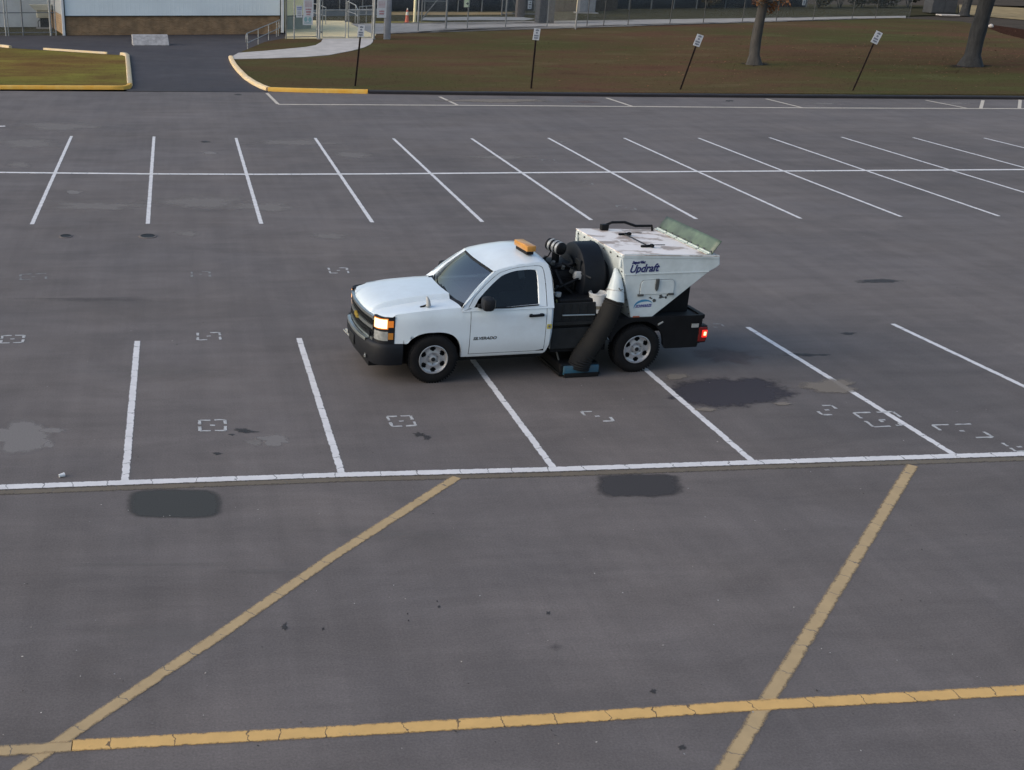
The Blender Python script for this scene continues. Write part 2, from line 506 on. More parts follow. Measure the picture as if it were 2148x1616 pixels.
M['dirt'] = grass_ground('bare_ground', [(0.30, (0.06, 0.052, 0.045)), (0.70, (0.10, 0.085, 0.07))], 0.2)
M['lit_ground'] = mat('pale_lit_ground', (0.30, 0.225, 0.12), 0.95, var=0.25, vscale=0.6, spec=0.05)  # pale tan holds the yellow light on the strip and road
M['mulch'] = mat('red_brown_mulch', (0.050, 0.026, 0.019), 1.0, var=0.4, vscale=5.0, spec=0.0)
M['siding'] = mat('pale_blue_siding', (0.76, 0.82, 0.84), 0.45, var=0.05, vscale=0.4, spec=0.5)
M['siding_grey'] = mat('pale_grey_wall', (0.50, 0.53, 0.55), 0.6, var=0.12, vscale=0.7)
M['trim_dark'] = mat('dark_metal_trim', (0.035, 0.045, 0.045), 0.5, var=0.2)
M['white_metal'] = mat('white_painted_metal', (0.68, 0.69, 0.70), 0.45, var=0.06, vscale=3)
M['cream_metal'] = mat('lamp_tinted_cream_metal', (0.92, 0.82, 0.50), 0.5, var=0.06, vscale=2)  # cream paint, yellowed to carry the lamp glow near the gate
M['ribbed'] = mat('grey_ribbed_metal', (0.36, 0.39, 0.34), 0.45, var=0.1, vscale=2)
M['galv'] = mat('galvanised_steel', (0.33, 0.34, 0.34), 0.45, 0.35, var=0.2, vscale=9)
M['galv_dark'] = mat('dull_grey_steel', (0.16, 0.17, 0.18), 0.55, 0.3, var=0.2, vscale=6)
M['slate'] = mat('dark_slate_steel', (0.055, 0.060, 0.070), 0.7, var=0.12, vscale=2, spec=0.2)
M['post_dark'] = mat('weathered_dark_post', (0.060, 0.060, 0.058), 0.7, var=0.2, vscale=6)
M['grey_col'] = mat('slate_grey_painted_steel', (0.20, 0.215, 0.25), 0.6, var=0.12, vscale=2)
M['cab_blue'] = mat('blue_grey_cabinet_paint', (0.17, 0.185, 0.21), 0.55, var=0.15, vscale=3)
M['screen'] = mat('navy_windscreen_fabric', (0.016, 0.021, 0.034), 0.8, var=0.25, vscale=0.8)
M['brown_wall'] = mat('brown_boarding', (0.060, 0.042, 0.030), 0.9, var=0.3, vscale=1.5)
M['wire'] = mesh_wire('chain_link_wire')
M['rust'] = mat('rusty_u_channel', (0.018, 0.011, 0.008), 0.85, col2=(0.035, 0.016, 0.010), vscale=9, bump=0.3)
M['sign_white'] = mat('white_sign_face', (0.55, 0.56, 0.58), 0.5, var=0.05, vscale=5)
M['sign_lit'] = mat('pale_yellow_sign_face', (0.74, 0.76, 0.52), 0.5, var=0.04, vscale=5)
M['ink_dark'] = mat('dark_ink', (0.05, 0.05, 0.06), 0.6)
M['ink_grey'] = mat('grey_blue_ink', (0.13, 0.14, 0.18), 0.6)
M['ink_red'] = mat('faded_red_ink', (0.40, 0.20, 0.22), 0.6, var=0.15, vscale=9)
M['ink_blue'] = mat('faded_blue_ink', (0.20, 0.24, 0.44), 0.6)
M['ink_teal'] = mat('faded_teal_ink', (0.22, 0.38, 0.40), 0.6, var=0.2, vscale=12)
M['cone'] = mat('orange_cone_plastic', (0.50, 0.10, 0.045), 0.55, var=0.1)
M['cone_white'] = mat('reflective_white_collar', (0.62, 0.60, 0.52), 0.4)
M['rubber'] = mat('black_rubber', (0.009, 0.009, 0.010), 0.8, var=0.3, vscale=6, spec=0.2, bump=0.2, bscale=40)
M['bark'] = mat('grey_bark', (0.034, 0.033, 0.032), 0.95, col2=(0.064, 0.060, 0.056), vscale=7, bump=1.0, bscale=9, stretch=(1, 1, 0.25))
M['bark_dark'] = mat('dark_bark', (0.014, 0.015, 0.017), 0.95, col2=(0.036, 0.038, 0.041), vscale=7, bump=1.0, bscale=9, stretch=(1, 1, 0.25))
M['leaf_orange'] = mat('orange_brown_leaves', (0.17, 0.062, 0.022), 0.8, col2=(0.10, 0.060, 0.022), vscale=1.5)
M['leaf_dark'] = mat('dark_olive_leaves', (0.030, 0.030, 0.018), 0.8, col2=(0.060, 0.052, 0.026), vscale=1.0)
M['leaf_bush'] = mat('dull_bush_leaves', (0.060, 0.048, 0.034), 0.85, col2=(0.095, 0.080, 0.045), vscale=1.2)
# brick
def brick_mat():
    m = bpy.data.materials.new('brown_brick'); m.use_nodes = True
    nt = m.node_tree; N = nt.nodes; L = nt.links; b = N['Principled BSDF']
    tc = N.new('ShaderNodeTexCoord'); mp = N.new('ShaderNodeMapping'); mp.inputs['Rotation'].default_value = (math.radians(-90), 0, 0)
    L.new(tc.outputs['Object'], mp.inputs[0])
    br = N.new('ShaderNodeTexBrick'); br.inputs['Scale'].default_value = 1.0
    br.inputs['Brick Width'].default_value = 0.22; br.inputs['Row Height'].default_value = 0.075; br.inputs['Mortar Size'].default_value = 0.008
    br.inputs['Color1'].default_value = (0.215, 0.125, 0.062, 1); br.inputs['Color2'].default_value = (0.28, 0.18, 0.10, 1); br.inputs['Mortar'].default_value = (0.27, 0.21, 0.14, 1)
    L.new(mp.outputs[0], br.inputs['Vector'])
    n = N.new('ShaderNodeTexNoise'); n.inputs['Scale'].default_value = 1.6; n.inputs['Detail'].default_value = 6; L.new(tc.outputs['Object'], n.inputs['Vector'])
    r = N.new('ShaderNodeValToRGB'); r.color_ramp.elements[0].position = 0.3; r.color_ramp.elements[0].color = (0.7, 0.7, 0.7, 1); r.color_ramp.elements[1].position = 0.7; r.color_ramp.elements[1].color = (1.25, 1.2, 1.15, 1)
    L.new(n.outputs['Fac'], r.inputs['Fac'])
    mx = N.new('ShaderNodeMix'); mx.data_type = 'RGBA'; mx.blend_type = 'MULTIPLY'; mx.inputs['Factor'].default_value = 1
    L.new(br.outputs['Color'], mx.inputs[6]); L.new(r.outputs[0], mx.inputs[7]); L.new(mx.outputs[2], b.inputs['Base Color'])
    b.inputs['Roughness'].default_value = 0.9
    return m
M['brick'] = brick_mat()
# truck
def car_paint():
    m = mat('white_car_paint', (0.72, 0.74, 0.76), 0.32, coat=0.7)
    nt = m.node_tree; N = nt.nodes; L = nt.links; b = N['Principled BSDF']
    tc = N.new('ShaderNodeTexCoord')
    n = N.new('ShaderNodeTexNoise'); n.inputs['Scale'].default_value = 1.4; n.inputs['Detail'].default_value = 7; n.inputs['Roughness'].default_value = 0.7
    L.new(tc.outputs['Object'], n.inputs['Vector'])
    r = N.new('ShaderNodeValToRGB'); r.color_ramp.elements[0].position = 0.30; r.color_ramp.elements[0].color = (0.59, 0.65, 0.69, 1)
    r.color_ramp.elements[1].position = 0.56; r.color_ramp.elements[1].color = (0.66, 0.735, 0.79, 1)
    L.new(n.outputs['Fac'], r.inputs['Fac'])
    # road dirt low on the sides
    sp = N.new('ShaderNodeSeparateXYZ'); L.new(tc.outputs['Object'], sp.inputs[0])
    mr = N.new('ShaderNodeMapRange'); mr.inputs['From Min'].default_value = 0.72; mr.inputs['From Max'].default_value = 0.38; mr.inputs['To Max'].default_value = 0.55
    L.new(sp.outputs['Z'], mr.inputs['Value'])
    mu = N.new('ShaderNodeMath'); mu.operation = 'MULTIPLY'; L.new(mr.outputs[0], mu.inputs[0]); L.new(n.outputs['Fac'], mu.inputs[1])
    mx = N.new('ShaderNodeMix'); mx.data_type = 'RGBA'; L.new(mu.outputs[0], mx.inputs['Factor']); L.new(r.outputs[0], mx.inputs[6]); mx.inputs[7].default_value = (0.34, 0.30, 0.26, 1)
    L.new(mx.outputs[2], b.inputs['Base Color'])
    return m
M['car'] = car_paint()
M['hopper'] = mat('white_hopper_paint', (0.63, 0.69, 0.70), 0.42, col2=(0.48, 0.53, 0.53), vscale=2.4, coat=0.25)
def lid_mat():
    m = bpy.data.materials.new('dirty_white_lid'); m.use_nodes = True
    nt = m.node_tree; N = nt.nodes; L = nt.links; b = N['Principled BSDF']
    tc = N.new('ShaderNodeTexCoord')
    n = N.new('ShaderNodeTexNoise'); n.inputs['Scale'].default_value = 1.9; n.inputs['Detail'].default_value = 8; n.inputs['Roughness'].default_value = 0.62; n.inputs['Distortion'].default_value = 0.5
    mp = N.new('ShaderNodeMapping'); mp.inputs['Location'].default_value = (3.3, 1.1, 0); mp.inputs['Scale'].default_value = (0.8, 1.3, 1)
    L.new(tc.outputs['Object'], mp.inputs[0]); L.new(mp.outputs[0], n.inputs['Vector'])
    r = N.new('ShaderNodeValToRGB'); e = r.color_ramp.elements; e.new(0.5); e.new(0.5)
    for i, (p, c) in enumerate([(0.30, (0.84, 0.79, 0.76)), (0.50, (0.80, 0.74, 0.70)), (0.555, (0.42, 0.34, 0.29)), (0.72, (0.30, 0.235, 0.20))]):
        e[i].position = p; e[i].color = (*c, 1)
    L.new(n.outputs['Fac'], r.inputs['Fac']); L.new(r.outputs[0], b.inputs['Base Color'])
    b.inputs['Roughness'].default_value = 0.5
    return m
M['lid'] = lid_mat()
M['flap'] = mat('grey_flap_green_glint', (0.040, 0.048, 0.043), 0.4, col2=(0.13, 0.185, 0.125), vscale=1.3, spec=0.5)  # green in the colour imitates lamplight reflected on the flap
M['hinge'] = mat('pale_hinge_steel', (0.55, 0.60, 0.54), 0.35, 0.2)
M['black'] = mat('black_painted_steel', (0.005, 0.0055, 0.007), 0.6, var=0.35, vscale=4, spec=0.22)
M['black_gloss'] = mat('black_gloss', (0.005, 0.007, 0.011), 0.55, var=0.3, vscale=3, spec=0.25)
M['blackgrey'] = mat('dark_charcoal', (0.016, 0.018, 0.020), 0.65, var=0.3, vscale=4, spec=0.25)
M['bumper'] = mat('black_bumper_plastic', (0.008, 0.0095, 0.013), 0.6, var=0.2, vscale=4, spec=0.28)
M['chrome'] = mat('dull_chrome', (0.42, 0.45, 0.44), 0.28, 0.85, var=0.1, vscale=6)
M['grille'] = mat('grille_black', (0.012, 0.014, 0.014), 0.5)
M['steel_wheel'] = mat('silver_steel_wheel', (0.40, 0.41, 0.43), 0.38, 0.55, var=0.15, vscale=12)
M['glass'] = glass_mat('tinted_glass', 0.55)
M['glass_ws'] = glass_mat('windscreen_glass', 0.75, 0.03, (0.70, 0.85, 0.88), 3.3)
M['seat'] = mat('dark_grey_seat', (0.060, 0.062, 0.068), 0.85)
M['dash'] = mat('dark_dash', (0.028, 0.030, 0.034), 0.7)
M['headlamp'] = mat('lit_headlamp', (0.9, 0.8, 0.6), 0.3, emit=(1.0, 0.72, 0.38), estr=0.95)
M['amber_lit'] = mat('glowing_amber', (0.55, 0.16, 0.02), 0.3, emit=(1.0, 0.28, 0.04), estr=0.15)
M['amber'] = mat('amber_lens', (0.50, 0.20, 0.03), 0.25, coat=0.6)
M['lens'] = mat('grey_lens', (0.28, 0.29, 0.28), 0.15, coat=0.8, var=0.2, vscale=12)
M['beacon'] = mat('amber_beacon', (0.52, 0.24, 0.045), 0.35, coat=0.4, var=0.1, vscale=9)
M['red_lit'] = mat('lit_tail_lamp', (0.6, 0.02, 0.01), 0.3, emit=(1.0, 0.015, 0.01), estr=0.8)
M['red_core'] = mat('lit_tail_bulb', (0.9, 0.2, 0.1), 0.3, emit=(1.0, 0.22, 0.10), estr=4.0)
M['red_dark'] = mat('dark_red_lens', (0.16, 0.010, 0.008), 0.25, coat=0.5)
M['orange_mk'] = mat('orange_marker', (0.40, 0.10, 0.04), 0.35)
M['navy_ink'] = mat('navy_lettering', (0.012, 0.014, 0.11), 0.5)
M['blue_ink'] = mat('sky_blue_decal', (0.05, 0.23, 0.42), 0.5)
M['gold'] = mat('gold_badge', (0.42, 0.30, 0.05), 0.4, 0.5)
M['sticker'] = mat('yellow_sticker', (0.48, 0.40, 0.05), 0.5)
M['blue_plate'] = mat('blue_painted_steel', (0.014, 0.085, 0.145), 0.6, col2=(0.05, 0.075, 0.095), vscale=5)
M['hose'] = mat('dark_ribbed_hose', (0.010, 0.011, 0.013), 0.8, col2=(0.022, 0.021, 0.019), vscale=2.2, spec=0.2)
M['bucket'] = mat('white_bucket_plastic', (0.52, 0.53, 0.53), 0.5, var=0.08)
M['bucket_dirty'] = mat('stained_bucket_plastic', (0.17, 0.155, 0.12), 0.7, var=0.2)
M['cap'] = mat('dull_white_plastic', (0.34, 0.35, 0.35), 0.5)
M['cap_yellow'] = mat('faded_yellow_plastic', (0.32, 0.31, 0.13), 0.5)
M['bolt'] = mat('bolt_dark', (0.06, 0.065, 0.065), 0.5)

# ------------------------------------------------------------------ ground
def sheet(name, pts, z, m):
    mb = MB()
    mb.face([Vector((p[0], p[1], z)) for p in pts])
    bmesh.ops.triangulate(mb.bm, faces=mb.bm.faces[:], ngon_method='EAR_CLIP')
    for f in mb.bm.faces:
        if f.normal.z < 0: f.normal_flip()
    return struct(mb.build(name, m, normals=False))
def upoly(pix, z): return [tuple(U(x, y, z))[:2] for x, y in pix]

sheet('ground', [(-900, -300), (900, -300), (900, 1400), (-900, 1400)], -0.03, M['dirt'])
sheet('parking_lot', [(-160, -60), (160, -60), (160, 56.4), (-160, 56.4)], 0.0, M['asphalt'])
sheet('driveway', [(-120, 57.0), (-2.3, 57.0), (-2.1, 55.25), (4.1, 55.0), (5.2, 56.6), (9.5, 92), (-30, 92), (-120, 90)], 0.006, M['asphalt_new'])

def raised(name, pix_top, height, m, extra=None):
    """raised ground: a solid whose top edge lies where the pixels say"""
    pts = [U(x, y, height) for x, y in pix_top]
    if extra:
        pts = extra(pts)
    mb = MB()
    top = [mb.bm.verts.new(p) for p in pts]
    f = mb.bm.faces.new(top)
    bot = [mb.bm.verts.new((p.x, p.y, -0.02)) for p in pts]
    n = len(pts)
    for i in range(n):
        mb.bm.faces.new([top[i], bot[i], bot[(i+1) % n], top[(i+1) % n]])
    bmesh.ops.triangulate(mb.bm, faces=[f], ngon_method='EAR_CLIP')
    return struct(mb.build(name, m))

def kerb(name, path, m, w=0.16, h=0.15, label=None, cat=None, z0=-0.02):
    """a rounded kerb swept along a path of ground points"""
    path = [Vector((p[0], p[1], 0)) for p in path]
    fine = []
    for i in range(len(path)-1):
        n = max(1, int((path[i+1]-path[i]).length/0.5))
        for k in range(n): fine.append(path[i].lerp(path[i+1], k/n))
    fine.append(path[-1])
    mb = MB(); rows = []
    for i, p in enumerate(fine):
        a = fine[max(i-1, 0)]; b = fine[min(i+1, len(fine)-1)]
        d = (b-a).normalized(); s = Vector((-d.y, d.x, 0))
        j = mnoise.noise(p*1.7)*0.010
        rows.append([p+s*(-w/2)+Vector((0, 0, z0)), p+s*(-w/2-0.004)+Vector((0, 0, h*0.75+j)), p+s*(-w/2+0.03)+Vector((0, 0, h+j)),
                     p+s*(w/2-0.03)+Vector((0, 0, h+j)), p+s*(w/2)+Vector((0, 0, h*0.75+j)), p+s*(w/2)+Vector((0, 0, z0))])
    mb.grid(rows)
    mb.face(rows[0]); mb.face(rows[-1][::-1])
    o = mb.build(name, m, smooth=50)
    tag(o, label, cat)
    return o

HL = 0.11
# left island
isl = [(-700, 178), (0, 181), (262, 182), (270, 178), (264, 119), (255, 116), (190, 112), (90, 106), (50, 104), (20, 101), (-30, 99), (-700, 96)]
raised('grass_island', isl, HL, M['lawn_left'])
kerb('kerb', [U(-700, 185)[:2], U(0, 187.5)[:2], U(258, 188.5)[:2], U(268, 187)[:2], U(272, 183)[:2]], M['kerb_yellow'], 0.20, 0.17,
     'long yellow painted kerb along the front of the left grass island', 'kerb')
kerb('kerb', [U(272.5, 181)[:2], U(270, 150)[:2], U(267, 120)[:2], U(262, 116.5)[:2], U(255, 115.8)[:2]], M['kerb_pale'], 0.24, 0.15,
     'pale yellow kerb down the driveway side of the left grass island', 'kerb')
kerb('kerb', [U(225, 114)[:2], U(150, 109)[:2], U(92, 105)[:2]], M['kerb_pale'], 0.13, 0.118,
     'worn straight kerb at the back of the left grass island', 'kerb')
kerb('kerb', [U(22, 102)[:2], U(12, 100)[:2], U(0, 99)[:2], U(-40, 98)[:2]], M['kerb_pale'], 0.2, 0.15,
     'short curved pale kerb at the far left edge of the island', 'kerb')
# right lawn
kl = [(484, 123), (487, 131), (493, 141), (502, 152), (517, 167), (534, 178), (550, 186), (563, 190.5)]
lawn = [(2900, 201), (2148, 198), (1700, 196), (1300, 194), (1000, 192), (770, 189), (660, 188), (570, 186), (553, 182), (538, 174), (521, 163), (506, 149), (497, 138), (491, 129), (488, 121),
        (500, 112), (520, 103), (556, 88), (600, 80), (760, 78), (812, 68), (860, 65.5), (935, 61), (1060, 57), (1208, 54.5), (1405, 50), (1705, 42), (1787, 39.5), (1880, 38), (1960, 42), (2020, 46), (2075, 58), (2148, 78), (2500, 130)]
raised('lawn', lawn, HL, M['lawn_right'])
kerb('kerb', [U(x, y)[:2] for x, y in kl], M['kerb_pale'], 0.24, 0.16, 'curved pale yellow kerb on the right of the dark driveway mouth', 'kerb')
kerb('kerb', [U(563, 191.5)[:2], U(640, 194)[:2], U(771, 196.5)[:2]], M['kerb_yellow'], 0.22, 0.17, 'short straight orange yellow kerb in front of the first leaning signpost', 'kerb')
kerb('kerb', [U(773, 196)[:2], U(1000, 199)[:2], U(1300, 202)[:2], U(1700, 205)[:2], U(2148, 208)[:2], U(2900, 212)[:2]], M['asphalt_berm'], 0.50, 0.12,
     'long black asphalt kerb along the bottom of the brown lawn', 'kerb')
# walks and inner yard
walk = [(484, 122), (488, 118), (500, 111), (560, 106.5), (640, 99), (662, 95), (674, 88), (677, 81), (783, 80.5), (782, 88), (777, 93), (765, 99), (755, 102), (735, 107), (690, 115.5), (640, 119.5), (560, 122.5), (490, 124)]
raised('walkway', walk, HL+0.02, M['concrete'])
side = [(783, 72), (812, 69), (835, 66.5), (860, 65), (935, 60.5), (1060, 56.5), (1208, 54), (1405, 49.5), (1705, 41.5), (1787, 39), (1900, 37.5), (1900, 33.5), (1787, 35), (1705, 37), (1405, 44), (1208, 49), (1060, 52), (935, 55), (812, 58.5), (765, 58.2), (745, 54), (735, 50)]
raised('sidewalk', side, HL+0.025, M['concrete_walk'])
plaza = [(598, 81), (677, 81), (783, 80.5), (790, 71), (765, 60), (748, 54), (728, 44), (653, 43), (600, 62)]
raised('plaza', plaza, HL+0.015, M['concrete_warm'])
inner = [(600, 62), (653, 43), (728, 44), (748, 54), (765, 58.5), (812, 58), (935, 54.5), (1060, 51.5), (1208, 48.5), (1405, 43.5), (1705, 36.5), (1900, 33), (2010, 30), (2010, 12), (1500, 8), (640, 12)]
raised('inner_lawn', inner, HL, M['lawn_inner'])
sheet('yard_grass', upoly([(-700, 76), (132, 74.5), (128, 52), (-700, 55)], 0.012), 0.012, M['lawn_inner'])
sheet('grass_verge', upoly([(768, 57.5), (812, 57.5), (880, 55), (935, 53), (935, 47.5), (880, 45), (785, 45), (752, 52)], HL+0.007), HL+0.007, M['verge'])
sheet('lit_grass_strip', upoly([(640, 33), (870, 31.5), (1075, 31), (1075, 26), (870, 25), (640, 26)], HL+0.006), HL+0.006, M['lit_ground'])  # dry grass strip, its lit look put into the colour
sheet('inner_path', upoly([(885, 43.5), (1000, 42.5), (1100, 43), (1122, 40), (1095, 36), (1000, 35.5), (885, 37)], HL+0.006), HL+0.006, M['concrete_grey'])
sheet('road', upoly([(2012, 31), (2050, 33), (2090, 37), (2148, 42), (2500, 54), (2700, 26), (2148, 17), (2012, 10)], 0.02), 0.02, M['lit_ground'])  # lit road, its brightness put into the tan colour
sheet('mulch_bed', upoly([(2070, 58), (2100, 70), (2148, 82), (2400, 130), (2500, 120), (2148, 62), (2078, 52)], HL+0.008), HL+0.008, M['mulch'])

# grass blades on what is seen of the lawns
def pip(x, y, poly):
    inside = np.zeros(len(x), bool)
    n = len(poly)
    for i in range(n):
        x0, y0 = poly[i]; x1, y1 = poly[(i+1) % n]
        c = ((y0 > y) != (y1 > y)) & (x < (x1-x0)*(y-y0)/((y1-y0) if y1 != y0 else 1e-9)+x0)
        inside ^= c
    return inside
def blades(name, pix, n, m, hmin, hmax, avoid=None):
    poly = upoly(pix, HL)
    vis = upoly([(-60, 240), (2240, 240), (2240, 14), (-60, 14)], HL)
    xs = [p[0] for p in poly]; ys = [p[1] for p in poly]
    # spread evenly over the picture (denser near the camera)
    px = rng.uniform(-60, 2240, n*4); py = rng.uniform(20, 215, n*4)
    d = np.array([U(a, b, HL)[:2] for a, b in zip(px, py)])
    ok = pip(d[:, 0], d[:, 1], poly)
    if avoid is not None:
        for av in avoid: ok &= ~pip(d[:, 0], d[:, 1], upoly(av, HL))
    d = d[ok][:n]; k = len(d)
    a = rng.uniform(0, 2*np.pi, k); h = rng.uniform(hmin, hmax, k); w = rng.uniform(0.008, 0.02, k)
    lx = rng.normal(0, 0.10, k); ly = rng.normal(0, 0.10, k)
    v = np.zeros((k, 3, 3))
    v[:, 0] = np.stack([d[:, 0]-np.cos(a)*w, d[:, 1]-np.sin(a)*w, np.full(k, HL-0.005)], 1)
    v[:, 1] = np.stack([d[:, 0]+np.cos(a)*w, d[:, 1]+np.sin(a)*w, np.full(k, HL-0.005)], 1)
    v[:, 2] = np.stack([d[:, 0]+lx, d[:, 1]+ly, HL+h], 1)
    me = bpy.data.meshes.new(name)
    me.from_pydata(v.reshape(-1, 3).tolist(), [], np.arange(k*3).reshape(-1, 3).tolist())
    me.materials.append(m)
    o = bpy.data.objects.new(name, me); COL.objects.link(o)
    return o
g1 = blades('grass', isl, 7000, M['lawn_left'], 0.015, 0.04)
tag(g1, 'short yellow green grass on the left island', 'grass', kind='stuff')
g2 = blades('grass', lawn, 16000, M['lawn_right'], 0.015, 0.04, [walk])
tag(g2, 'short brown and olive grass on the wide right lawn', 'grass', kind='stuff')

# ------------------------------------------------------------------ painted lines
def line(path, w, m, z=0.004, name='painted_line'):
    """a painted line along a path of ground points; local x runs along it"""
    path = [Vector((p[0], p[1], 0)) for p in path]
    a, b = path[0], path[-1]
    d = (b-a).normalized(); ang = math.atan2(d.y, d.x)
    R = Matrix.Rotation(-ang, 3, 'Z')
    loc = [R @ (p-a) for p in path]
    fine = []
    for i in range(len(loc)-1):
        n = max(1, int((loc[i+1]-loc[i]).length/1.0))
        for k in range(n): fine.append(loc[i].lerp(loc[i+1], k/n))
    fine.append(loc[-1])
    mb = MB()
    mb.grid([[Vector((p.x, p.y+w/2, 0)), Vector((p.x, p.y-w/2, 0))] for p in fine])
    o = mb.build(name, m)
    at = o.data.attributes.new('across', 'FLOAT', 'POINT')
    at.data.foreach_set('value', [w/2 if k % 2 == 0 else -w/2 for k in range(len(o.data.vertices))])
    o.location = (a.x, a.y, z); o.rotation_euler = (0, 0, ang)
    return struct(o)
far_top = [(150, 286), (323, 287), (495, 290), (661, 290), (825, 291), (989, 291), (1150, 290), (1309, 290), (1465, 290), (1614, 289), (1765, 288), (1915, 289), (2064, 290)]
far_bot = [(67, 471), (310, 470), (548, 470), (781, 467), (1012, 466), (1240, 462), (1461, 460), (1680, 459), (1890, 455), (2096, 454), (2300, 450), (2500, 447), (2695, 444)]
for i in (1, 2, 3, 4): line([(-3.49-2.764*i, 41.9), (-3.49-2.764*i, 28.6)], 0.118, M['white_paint'])
for i in (1, 2, 3): line([(-0.77-2.764*i, 19.5), (-0.77-2.764*i, 13.9)], 0.112, M['white_paint'])
for a, b in zip(far_top, far_bot):
    line([U(*a), U(*b)], 0.118, M['white_paint'])
line([U(-30, 266.5), U(11, 265)], 0.2, M['white_paint_far'])
line([U(-1500, 352), U(-300, 360), U(0, 362.5), U(300, 365.5), U(550, 366.5), U(800, 365.5), U(1100, 363.2), U(1480, 360.5), U(2148, 356.5), U(2500, 355)], 0.20, M['white_paint_far'], 0.0075)
near_top = [(288, 716), (627, 710), (985, 757), (1352, 776), (1568, 687), (1872, 680), (2165, 672)]
near_bot = [(262, 1013), (717, 994), (1162, 984), (1580, 970), (2002, 955), (2420, 940), (2820, 928)]
for i, (a, b) in enumerate(zip(near_top, near_bot)):
    if i == 2: a = (950, 700)
    if i == 3: a = (1258, 693)
    line([U(*a), U(*b)], 0.112, M['white_paint'])
line([U(-2200, 1085), U(-300, 1033), U(0, 1023), U(717, 997), U(1160, 985.5), U(1580, 971), U(2148, 953), U(2500, 941)], 0.150, M['white_paint_wide'], 0.0075)
line([U(-2200, 1096), U(-300, 1043), U(0, 1034), U(717, 1007), U(1160, 996), U(1580, 981), U(2148, 963), U(2500, 951)], 0.17, M['ghost_paint'], 0.004)
# yellow lines
line([U(958, 1002), U(700, 1167), U(465, 1330), U(150, 1540), U(40, 1618), U(-60, 1690)], 0.148, M['tan_paint'], 0.0058)
line([U(1914, 977), U(1760, 1227), U(1610, 1470), U(1520, 1618), U(1470, 1700)], 0.165, M['tan_paint'], 0.0058)
line([U(-200, 1586), U(0, 1577), U(152, 1567)], 0.17, M['tan_paint'], 0.0075)
line([U(150, 1565.5), U(740, 1534), U(1200, 1507), U(1600, 1480), U(1900, 1464), U(2148, 1449), U(2400, 1434)], 0.175, M['yellow_paint'], 0.0075)
# far bay along the lawn
line([U(583, 219.5), U(1000, 221.5), U(1400, 224.5), U(1700, 226.8), U(2148, 228.5), U(2500, 230)], 0.22, M['cream_paint_far'])
for a, b in [((560, 196), (583, 219)), ((922, 203.5), (962, 222)), ((1272, 206), (1330, 225)), ((1607, 208), (1685, 227)), ((1942, 211), (2035, 229)), ((2062, 211), (2057, 229)), ((2140, 210), (2138, 229))]:
    line([U(*a), U(*b)], 0.14, M['cream_paint_far'], 0.0075)

# sprayed corner-bracket marks
def spray_mark(px, py, w, h, keep, rot=0.0, dot=True, m='spray'):
    c = U(px, py)
    mb = MB()
    t = 0.022
    def seg(x0, y0, x1, y1):
        d = Vector((x1-x0, y1-y0, 0)); n = max(2, int(d.length/0.05)); d.normalize(); s = Vector((-d.y, d.x, 0))
        rows = []
        for k in range(n+1):
            p = Vector((lerp(x0, x1, k/n), lerp(y0, y1, k/n), 0))
            j = t*(0.75+0.5*random.random())
            p += s*random.uniform(-0.006, 0.006)
            rows.append([p+s*j, p-s*j])
        mb.grid(rows)
    L_ = 0.42*w; H_ = 0.40*h
    if 'a' in keep: seg(-w/2, h/2, -w/2+L_, h/2)
    if 'b' in keep: seg(-w/2, h/2, -w/2, h/2-H_)
    if 'c' in keep: seg(w/2-L_, h/2, w/2, h/2)
    if 'd' in keep: seg(w/2, h/2, w/2, h/2-H_)
    if 'e' in keep: seg(-w/2, -h/2, -w/2+L_, -h/2)
    if 'f' in keep: seg(-w/2, -h/2, -w/2, -h/2+H_)
    if 'g' in keep: seg(w/2-L_, -h/2, w/2, -h/2)
    if 'h' in keep: seg(w/2, -h/2, w/2, -h/2+H_)
    if dot: seg(-0.035, 0.0, 0.035, 0.005)
    o = mb.build('spray_mark', M[m])
    for v in o.data.vertices: v.co.z = 0
    o.location = (c.x, c.y, 0.0045); o.rotation_euler = (0, 0, rot)
    return struct(o)
M['spray_faint'] = mat('worn_spray_paint', (0.20, 0.20, 0.20), 0.8, var=0.4, vscale=12)
for a in [(446, 893, .36, .40, 'abcdefgh'), (842, 884, .34, .38, 'abcdfegh'), (1253, 874, .36, .38, 'abgh'), (1735, 861, .34, .36, 'cdef'),
          (26, 712, .36, .40, 'abcdefgh'), (438, 706, .38, .40, 'befcdh'), (710, 568, .38, .42, 'bcdefh')]:
    spray_mark(*a, rot=random.uniform(-.06, .06))
spray_mark(1853, 880, .62, .55, 'abefcd', 0.0, False); spray_mark(1868, 887, .22, .22, 'abgh', 0.0, False)
spray_mark(2018, 905, .60, .50, 'abcgh', 0.0, True); spray_mark(2138, 938, .30, .30, 'befh', 0.0, True)
for a in [(70, 581, .50, .42, 'abcefh'), (421, 576, .36, .40, 'bcdfh'), (1153, 338, .4, .5, 'abgd'), (1190, 300, .35, .5, 'abe'), (1225, 384, .4, .5, 'acgh'), (1313, 436, .4, .5, 'abgh'), (1500, 687, .35, .4, 'cd'), (1050, 297, .5, .5, 'ac'), (1160, 366, .3, .3, 'a')]:
    spray_mark(*a, rot=random.uniform(-.1, .1), m='spray_faint')

